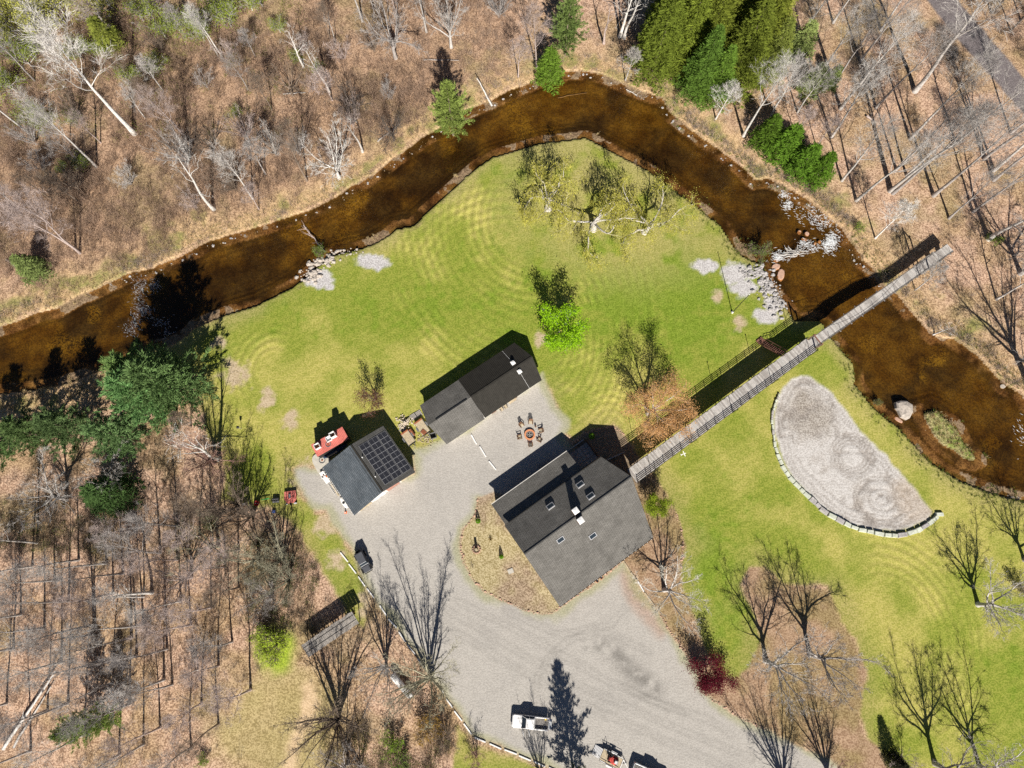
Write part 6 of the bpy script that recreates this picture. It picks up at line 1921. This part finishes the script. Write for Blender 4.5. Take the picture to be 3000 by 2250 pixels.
MB().box((.15, 0, 1.27), (.14, .95, .04)).box((-.42, 0, 1.27), (.1, .32, .04)).build('wing', M['white'], wv)
# tall pole on the lawn
x, y = at(2145, 916)
fpole = empty('flagpole', 'tall dark pole on a white footing on the right lawn', 'pole', (x, y, 0))
MB().cyl((0, 0, .2), .2, .4, 12).build('footing', M['white'], fpole)
MB().cyl((0, 0, 4.8), .075, 9.4, 10, .05).build('pole', M['dark'], fpole)
MB().cyl((0, 0, 9.55), .1, .16, 10, .04).build('finial', M['white'], fpole)
for (cx, cy, lab) in ((707, 1256, 'white birdhouse on a stake on the left lawn'), (572, 1182, 'white birdhouse on a stake under the pine clump')):
    x, y = at(cx, cy)
    t_ = empty('birdhouse', lab, 'birdhouse', (x, y, 0), 0, 'birdhouses')
    MB().box((0, 0, .7), (.08, .08, 1.4)).build('stake', M['grey_wood'], t_)
    MB().box((0, 0, 1.5), (.3, .35, .35)).build('box', M['white'], t_)
    MB().box((0, .08, 1.7), (.42, .3, .04), M=Matrix.Rotation(-.4, 3, 'X')).box((0, -.1, 1.7), (.42, .3, .04), M=Matrix.Rotation(.4, 3, 'X')).build('roof', M['dark'], t_)

# ------------------------------------------------------------------ stones, boulders, logs
ed = empty('stone_edging', 'row of lichened stone blocks along the curved sand edge', 'edging', (0, 0, 0))
path = [(2230 + a / 3.19, 1080 + b / 3.19) for a, b in [(165, 240), (130, 320), (105, 400), (95, 480), (105, 560), (115, 640), (125, 730), (160, 830), (200, 920), (250, 1000), (320, 1080), (400, 1160), (470, 1225), (520, 1270), (570, 1320), (630, 1365), (700, 1400), (770, 1440), (840, 1475), (900, 1500), (960, 1512), (1040, 1530), (1110, 1545), (1180, 1555), (1260, 1560), (1330, 1550), (1400, 1530), (1470, 1505), (1540, 1460), (1600, 1420), (1660, 1360)]]
pw = PP(path)
seg = np.r_[0, np.cumsum(np.hypot(*np.diff(pw, axis=0).T))]
s_, i = 0.0, 0
rr = random.Random(8)
while s_ < seg[-1]:
    big = .35 + .65 * min(1, s_ / (seg[-1] * .45))
    ln = rr.uniform(.9, 1.7) * (big + .05)
    q = s_ + ln / 2
    x, y = np.interp(q, seg, pw[:, 0]), np.interp(q, seg, pw[:, 1])
    x2, y2 = np.interp(q + .3, seg, pw[:, 0]), np.interp(q + .3, seg, pw[:, 1])
    w = rr.uniform(.6, .85) * (big + .05)
    o = MB().box((0, 0, 0), (ln * .99, w, .5), taper=.92).build('stone', M['greenstone'] if rr.random() < .8 else M['graystone'], ed, bevel=.05)
    for v_ in o.data.vertices:
        v_.co.x += rr.uniform(-.07, .07)
        v_.co.y += rr.uniform(-.07, .07)
        v_.co.z += rr.uniform(-.04, .04)
    o.location = (x, y, .17)
    o.rotation_euler = (rr.uniform(-.08, .08), rr.uniform(-.08, .08), math.atan2(y2 - y, x2 - x))
    s_ += ln + rr.uniform(0, .06)
    i += 1

for (cx, cy, sx_, sy_, sz_, m_, rz, lab) in (
        (2631, 1230, 1.9, .8, .7, 'redstone', -.6, 'narrow slab of rock beside the largest creek boulder'),
        (2273, 782, 1.9, 1.3, .9, 'redstone', .5, 'pinkish boulder at the near bank by the rapids'),
        (2288, 805, 1.4, 2.6, .8, 'redstone', -.25, 'long reddish boulder below the pinkish one'),
        (2273, 764, 1.0, .7, .6, 'redstone', 0, 'small boulder above the pinkish one at the near bank'),
        (2342, 680, .9, .8, .6, 'redstone', 1, 'left reddish rock standing in the rapids'),
        (2364, 685, .9, 1.0, .7, 'redstone', .2, 'right reddish rock standing in the rapids'),
        (2357, 701, 1.2, .6, .5, 'redstone', -.2, 'flat rock in the rapids above the driftwood'),
        (2401, 708, .6, .6, .5, 'redstone', 0, 'small rock at the head of the white water'),
        (2388, 713, .6, .5, .5, 'redstone', .7, 'small rock left of the white water head'),
        (2937, 1132, 1.2, .9, .7, 'stone', .2, 'pale boulder on the far bank below the leaf slope')):
    x, y = at(cx, cy, -.5)
    o = MB().blob((0, 0, 0), (sx_, sy_, sz_), int(cx), 2, .05).build('boulder', M[m_])
    for v_ in o.data.vertices:
        v_.co.z = min(v_.co.z, sz_ * .30 + .05 * v_.co.x)
    o.location = (x, y, -.6)
    o.rotation_euler = (0, 0, rz)
    tag(o, lab, 'boulder', 'boulders in and beside the creek')


bpoly = [(832, 945), (865, 936), (905, 937), (941, 962), (946, 1010), (925, 1048), (905, 1056), (868, 1040), (850, 1000), (838, 985)]
bw = PP([(2250 + a / 2.212, 750 + b / 2.212) for a, b in bpoly], .3)
bc = bw.mean(0)
mb_ = MB()
nb_ = len(bw)
rr3 = random.Random(4)
lv = [(1.08, -1.0, 0), (1.02, -.2, 0), (.97, .18, .08), (.80, .32, .10), (.42, .40, .06)]
mb_.add([(*(bc + (p - bc) * k * rr3.uniform(.96, 1.04)), z + rr3.uniform(-j, j)) for k, z, j in lv for p in bw] + [(bc[0], bc[1], .38)],
        [(a * nb_ + (i + 1) % nb_, a * nb_ + i, (a + 1) * nb_ + i, (a + 1) * nb_ + (i + 1) % nb_) for a in range(len(lv) - 1) for i in range(nb_)] + [((len(lv) - 1) * nb_ + (i + 1) % nb_, (len(lv) - 1) * nb_ + i, len(lv) * nb_) for i in range(nb_)])
tag(mb_.build('boulder', M['stone']), 'largest flat grey boulder in the creek below the footbridge', 'boulder', 'boulders in and beside the creek')


def rocks(name, label, spots, mats, seed, kind_mat):
    mb = MB()
    r_ = random.Random(seed)
    for (cx, cy, s0, s1, n, smin, smax) in spots:
        for i in range(n):
            x, y = at(cx + r_.gauss(0, s0), cy + r_.gauss(0, s1))
            sz = smin + (smax - smin) * r_.random() ** 2.2
            z = float(ground_z(x, y))
            if z < WZ - .15:
                continue
            mb.blob((x, y, z + sz * .12), (sz * r_.uniform(.8, 1.3), sz * r_.uniform(.7, 1.2), sz * .7), r_.randint(0, 9999), 0 if sz < .4 else 1, .16)
    tag(mb.build(name, M[kind_mat]), label, 'stones', kind='stuff')


rocks('riprap', 'loose grey rock riprap at the water edge of the left lawn', [(905, 800, 16, 10, 60, .3, 1.0), (950, 765, 22, 7, 70, .3, 1.0), (1000, 738, 25, 5, 40, .2, .6)], None, 1, 'stone')
rocks('riprap', 'loose grey and white rock riprap on the right lawn corner', [(2215, 800, 22, 12, 90, .25, 1.0), (2250, 840, 18, 18, 110, .25, .9), (2275, 890, 15, 22, 80, .2, .8)], None, 2, 'graystone')
sp_ = []
for i in range(8, len(NORTH) - 12):
    a, b = NORTH[i], NORTH[i + 1]
    for f in np.arange(0, 1, .5):
        sp_.append((a[0] + (b[0] - a[0]) * f, a[1] + (b[1] - a[1]) * f - 4, 6, 3, 3, .15, .5))
rocks('bank_stones', 'small pale stones along the far creek bank', sp_, None, 3, 'graystone')
sp_ = []
for zone in ([(1401, 1460), (1392, 1505), (1356, 1554), (1349, 1600), (1360, 1649), (1383, 1694), (1419, 1731), (1455, 1749), (1491, 1767), (1545, 1789), (1590, 1798), (1618, 1796), (1640, 1780), (1700, 1738), (1760, 1697), (1820, 1650)], [(1979, 1500), (1993, 1541), (2002, 1581), (2000, 1636), (1993, 1681)], [(1934, 1798), (1961, 1848), (1997, 1893), (2024, 1938), (2047, 1966), (2056, 2024), (2088, 2051), (2124, 2070), (2146, 2088), (2196, 2115), (2250, 2137)], [(1676, 1301), (1700, 1280), (1745, 1258), (1790, 1250), (1815, 1262), (1840, 1290)]):
    for k in range(len(zone) - 1):
        a, b = zone[k], zone[k + 1]
        nseg = max(1, int(math.hypot(b[0] - a[0], b[1] - a[1]) / 6))
        for f in range(nseg):
            sp_.append((a[0] + (b[0] - a[0]) * f / nseg, a[1] + (b[1] - a[1]) * f / nseg, 1.6, 1.6, 1, .18, .42))
rocks('border_stones', 'small pale stones edging the beds along the drive', sp_, None, 4, 'redstone')


def log(name, a, b, za, zb, r0, label, mat='white', col='white', branches=0, cat='log', seed=0):
    A_, B_ = P(*a, za), P(*b, zb)
    ga, gb = za, zb
    o = empty(name, label, cat, (A_[0], A_[1], 0))
    r_ = np.random.default_rng(seed)
    pts = [np.array([0, 0, ga]) + (np.array([*(B_ - A_)[:2], gb - ga])) * t + r_.normal(0, .05, 3) for t in np.linspace(0, 1, 7)]
    T_ = TB()
    T_.tube(pts, np.linspace(r0, r0 * .45, 7), 7)
    mesh_obj('stem', T_.mesh(name + '_stem', M['bark']), o, COLS[col])
    for i in range(branches):
        T_ = TB()
        t = r_.uniform(.35, 1)
        p0 = pts[int(t * 6)]
        d = unit(np.array([*(B_ - A_)[:2], 0])) * .6 + r_.normal(0, .5, 3)
        d[2] = abs(d[2]) * .5
        T_.tube([p0, p0 + d * .7, p0 + d * 1.4 + r_.normal(0, .15, 3)], [r0 * .4, r0 * .25, .01], 4)
        mesh_obj('branch', T_.mesh(name + '_branch', M['bark']), o, COLS[col])


log('fallen_log', (9, 2196), (163, 1966), .25, 1.8, .28, 'thick bleached log leaning at the lower left corner', branches=3, seed=1)
log('fallen_log', (40, 2190), (150, 2010), .2, .6, .2, 'second bleached log under the thick leaning one', branches=2, seed=2, col='pale')
log('fallen_branch', (950, 735), (888, 660), -.4, -.3, .14, 'pinkish fallen branch reaching into the creek from the left lawn', col='pink', branches=12, seed=3, cat='branch')
log('fallen_log', (1442, 311), (1397, 228), .1, 2.4, .2, 'pale broken trunk on the bank right of the creek pine', col='white', seed=4, cat='log')
log('fallen_log', (1240, 175), (1345, 176), .2, .3, .14, 'grey log lying in the brush above the creek pine', col='grey', seed=5)
log('fallen_log', (1105, 415), (1170, 365), .2, .4, .16, 'pale log lying on the straw bank above the creek', col='pale', seed=6)
log('fallen_branch', (1835, 262), (1870, 280), .2, -.2, .07, 'white forked branch dipping into the creek at the bend', col='white', branches=5, seed=7, cat='branch')
log('sunken_log', (1635, 285), (1720, 272), -.85, -.8, .12, 'sunken brown log under water at the top of the bend', col='brown', seed=8)
log('fallen_log', (830, 275), (895, 272), .2, .2, .14, 'pale log lying in brush below the forked dead trees', col='pale', seed=9)
log('fallen_log', (20, 760), (70, 800), .3, .2, .25, 'grey log at the left edge on the far bank', col='grey', seed=10)
log('fallen_log', (2540, 340), (2560, 355), .3, .2, .25, 'short tan log chunk among the leaning trees', col='pink', seed=11)
dw = empty('driftwood', 'tangle of bleached driftwood caught in the rapids', 'driftwood', (*at(2328, 745, -.6), -.6))
r_ = np.random.default_rng(12)
for i in range(46):
    T_ = TB()
    a = r_.uniform(-.5, .5) + (math.pi if r_.random() < .5 else 0) + .15
    p0 = np.array([r_.normal(0, 1.0), r_.normal(-.1, .35), r_.uniform(.05, .5)])
    ln = r_.uniform(.8, 2.4)
    if i < 10:
        a = r_.uniform(1.2, 2.6)
        p0 = np.array([r_.normal(-.2, .8), .3, .3])
        ln = r_.uniform(.9, 1.6)
    d = np.array([math.cos(a), math.sin(a), r_.uniform(-.05, .25)])
    T_.tube([p0, p0 + d * ln * .5 + r_.normal(0, .06, 3), p0 + d * ln], [.07, .05, .02], 4)
    mesh_obj('branch', T_.mesh('driftwood_branch', M['bark']), dw, COLS['white' if i % 3 else 'pale'])

# ------------------------------------------------------------------ white water
def foam(name, label, spots, seed):
    r_ = np.random.default_rng(seed)
    T_ = TB()
    for (cx, cy, sx_, sy_, n, ang) in spots:
        n = int(n * 1.7)
        p = np.array([P(cx + r_.normal(0, sx_ * 1.25), cy + r_.normal(0, sy_ * 1.25), WZ) for _ in range(n)])
        p[:, 2] = WZ + .03 + r_.random(n) * .07
        a = ang + r_.normal(0, .5, n)
        ln = r_.uniform(.05, .42, n)
        w = r_.uniform(.012, .05, n)
        d = np.stack([np.cos(a), np.sin(a), np.zeros(n)], 1)
        k = np.stack([-np.sin(a), np.cos(a), np.zeros(n)], 1)
        up = np.array([0, 0, .06])
        A_, B_ = p - d * ln[:, None], p + d * ln[:, None]
        C_, D_ = p + k * w[:, None] + up, p - k * w[:, None] + up * .3
        T_.tv.append(np.stack([A_, D_, C_, D_, B_, C_], 1).reshape(-1, 3))
    tag(mesh_obj(name, T_.mesh(name, M['foam'])), label, 'white water', kind='stuff')


foam('white_water', 'white rapids spilling past the driftwood', [(2438, 705, 9, 12, 150, -.6), (2427, 720, 9, 9, 120, -.4), (2306, 602, 7, 7, 60, -.4), (2298, 572, 6, 4, 35, -.4), (2390, 640, 22, 12, 70, -.5), (2410, 655, 14, 8, 50, -.3), (2360, 715, 9, 5, 60, .1), (2376, 728, 10, 5, 50, .2), (2280, 752, 10, 7, 130, .3), (2350, 620, 20, 15, 30, -.5)], 1)
foam('white_water', 'white riffle across the creek above the blue-green pines', [(405, 870, 9, 22, 130, 2.9), (420, 840, 12, 10, 70, 2.9), (455, 835, 7, 8, 45, 2.7), (398, 935, 8, 16, 110, 2.9), (425, 910, 10, 8, 70, 2.7), (385, 965, 9, 9, 60, 2.8), (470, 945, 12, 7, 30, 2.6), (490, 975, 9, 6, 20, 2.6)], 2)
foam('white_water', 'white riffle at the right edge below the island', [(2990, 1270, 8, 18, 24, -.9), (2960, 1465, 10, 6, 20, -.3)], 3)

# ------------------------------------------------------------------ undergrowth and bank growth
def brush(name, label, n, sampler, seed, hmin, hmax, ntw, col, w=.03, spread=.55, mat='twig', leafy=0):
    r_ = np.random.default_rng(seed)
    pts = sampler(r_, n)
    T_ = TB()
    m_ = len(pts)
    hh = r_.uniform(hmin, hmax, m_)
    base = np.repeat(pts, ntw, 0)
    H_ = np.repeat(hh, ntw)
    d = r_.normal(0, spread, (m_ * ntw, 3))
    d[:, 2] = np.abs(d[:, 2]) * .4 + .8
    d /= np.linalg.norm(d, axis=1)[:, None]
    b0 = base + r_.normal(0, .18, base.shape) * np.array([1, 1, 0]) * H_[:, None] * .6
    L_ = H_ * r_.uniform(.6, 1.1, len(H_))
    T_.tris(b0, d, L_, w, r_)
    t = r_.uniform(.35, .8, len(H_))
    d2 = d + r_.normal(0, .55, d.shape)
    T_.tris(b0 + d * (L_ * t)[:, None], d2, L_ * .45, w * .8, r_)
    if leafy:
        q = np.repeat(pts, leafy, 0) + r_.normal(0, 1, (m_ * leafy, 3)) * np.repeat(hh, leafy)[:, None] * np.array([.35, .35, .2]) + np.array([0, 0, 1]) * np.repeat(hh, leafy)[:, None] * .6
        q[:, 2] = np.maximum(q[:, 2], np.repeat(pts[:, 2], leafy) + .05)
        T_.leaves(q, .16, r_, .5)
    tag(mesh_obj(name, T_.mesh(name, M[mat]), None, col), label, 'undergrowth', kind='stuff')


def zone_sampler(box, cond, dens=None):
    def f(r_, n):
        out = []
        while sum(map(len, out)) < n:
            px = r_.uniform(box[0], box[2], 4000)
            py = r_.uniform(box[1], box[3], 4000)
            p, c_, l_, g_, rd_, b_, z_ = dist_fields(px, py)
            k = cond(px, py, c_, l_, g_, rd_, b_)
            if dens is not None:
                k &= r_.random(len(px)) < dens(px, py, p)
            out.append(np.column_stack([p[k], z_[k] - .05]))
        return np.concatenate(out)[:n]
    return f


wild = lambda px, py, c_, l_, g_, rd_, b_: (c_ > 1.2) & (l_ > .8) & (g_ > .8) & (rd_ > .8) & (b_ > .5)
north_side = lambda px: np.interp(px, [a for a, b in NORTH[:43]], [b for a, b in NORTH[:43]])
nw_cond = lambda px, py, c_, l_, g_, rd_, b_: wild(px, py, c_, l_, g_, rd_, b_) & (py < north_side(px) - 12)
nw_dens = lambda px, py, p: np.clip((fbm(p[:, 0], p[:, 1], 14, 3, 91) - .25) * 2.0, 0.06, 1) * np.clip((north_side(px) - py) / 150, .12, 1)
brush('undergrowth', 'grey-brown leafless brush filling the wood beyond the creek', 4200, zone_sampler((-150, -120, 1500, 1000), nw_cond, nw_dens), 1, 1.0, 3.2, 22, (.34, .235, .17), .032)
brush('undergrowth', 'dark brown brush among the upper left trees', 1500, zone_sampler((-150, -120, 1250, 800), nw_cond, nw_dens), 2, 1.2, 3.6, 22, (.17, .115, .08), .034)
brush('undergrowth', 'pale twiggy brush at the top between pine and hemlocks', 420, zone_sampler((1350, -100, 2300, 450), nw_cond), 3, .8, 2.2, 20, (.33, .26, .21), .026)
e_cond = lambda px, py, c_, l_, g_, rd_, b_: wild(px, py, c_, l_, g_, rd_, b_) & (px > 2200) & (py < 1150)
brush('undergrowth', 'thin grey brush under the leaning trees on the right', 650, zone_sampler((2200, -120, 3150, 1150), e_cond), 4, .5, 1.8, 16, (.30, .24, .20), .022)
brush('undergrowth', 'dark brush in the corner wood across the road', 420, zone_sampler((2830, -120, 3200, 330), lambda px, py, c_, l_, g_, rd_, b_: (rd_ > .6) & (py < (px - 2806) * 1.12)), 5, 1.2, 3.0, 22, (.12, .085, .065), .03)
sw_cond = lambda px, py, c_, l_, g_, rd_, b_: wild(px, py, c_, l_, g_, rd_, b_) & (px < 1400) & (py > 1330)
sw_dens = lambda px, py, p: np.clip((fbm(p[:, 0], p[:, 1], 12, 3, 93) - .3) * 1.8, .05, 1) * np.where((px > 640) & (px < 930) & (py > 2000), .1, 1) * np.where((px > 1090) & (px < 1260) & (py > 1930) & (py < 2190), 0, 1)
brush('undergrowth', 'grey-brown brush under the lower left wood', 760, zone_sampler((-150, 1400, 1400, 2400), sw_cond, sw_dens), 6, .8, 2.6, 20, (.24, .19, .15), .028)
thick = lambda px, py, c_, l_, g_, rd_, b_: wild(px, py, c_, l_, g_, rd_, b_) & (((px < 330) & (py < 1620)) | ((px > 720) & (px < 930) & (py < 1860) & (py > 1560)) | ((px > 950) & (py > 2120) & ((px < 1080) | (px > 1260) | (py > 2200))))
brush('undergrowth', 'dense dark thicket along the edge of the lower left wood', 620, zone_sampler((-150, 1470, 1420, 2400), thick), 7, 1.0, 3.0, 24, (.15, .12, .085), .03)
brush('thicket_leaves', 'thin new green leaves scattered through the lower left thicket', 260, zone_sampler((-150, 1470, 1420, 2400), thick), 8, .6, 1.8, 6, (.17, .20, .06), .03, mat='leaf', leafy=34)
brush('thicket_leaves', 'thin new yellow-green leaves scattered through the upper left brush', 480, zone_sampler((-150, -120, 900, 420), nw_cond), 9, .8, 2.4, 6, (.26, .29, .06), .03, mat='leaf', leafy=30)
nb_c = lambda px, py, c_, l_, g_, rd_, b_: (c_ > .2) & (c_ < 2.5) & (l_ > .8) & (py < np.interp(px, [a for a, b in NORTH], [b for a, b in NORTH]) + 4)
brush('bank_brush', 'grey twigs overhanging the far creek bank', 420, zone_sampler((-100, 150, 3000, 1250), nb_c, lambda px, py, p: np.clip((fbm(p[:, 0], p[:, 1], 9, 3, 97) - .45) * 5, .02, 1)), 13, .7, 1.9, 20, (.30, .24, .20), .026, .8)
bank_c = lambda px, py, c_, l_, g_, rd_, b_: (c_ > .15) & (c_ < 3.2) & (l_ > .3)
brush('bank_grass', 'straw-coloured tall grass along the creek banks', 2600, zone_sampler((-150, 150, 3100, 1500), bank_c), 10, .3, .8, 16, (.52, .40, .21), .035, .5)
green_c = lambda px, py, c_, l_, g_, rd_, b_: (c_ > .1) & (c_ < 2.6) & (((px > 1920) & (py < 800)) | ((px > 2450) & (py > 950)))
brush('bank_grass', 'green grass tufts along the right creek banks', 700, zone_sampler((1900, 250, 3100, 1500), green_c), 11, .25, .6, 16, (.22, .27, .06), .04, .5, 'leaf')
isl = PP(ISLAND, WZ)


def isl_sampler(r_, n):
    x = r_.uniform(isl[:, 0].min(), isl[:, 0].max(), 9000)
    y = r_.uniform(isl[:, 1].min(), isl[:, 1].max(), 9000)
    k = sdf(x, y, isl, 3) < -.25
    return np.column_stack([x[k], y[k], np.full(k.sum(), -.35)])[:n]


brush('island_grass', 'mixed green and straw grass covering the creek island', 420, isl_sampler, 12, .3, .7, 14, (.34, .36, .12), .045, .5, 'leaf')
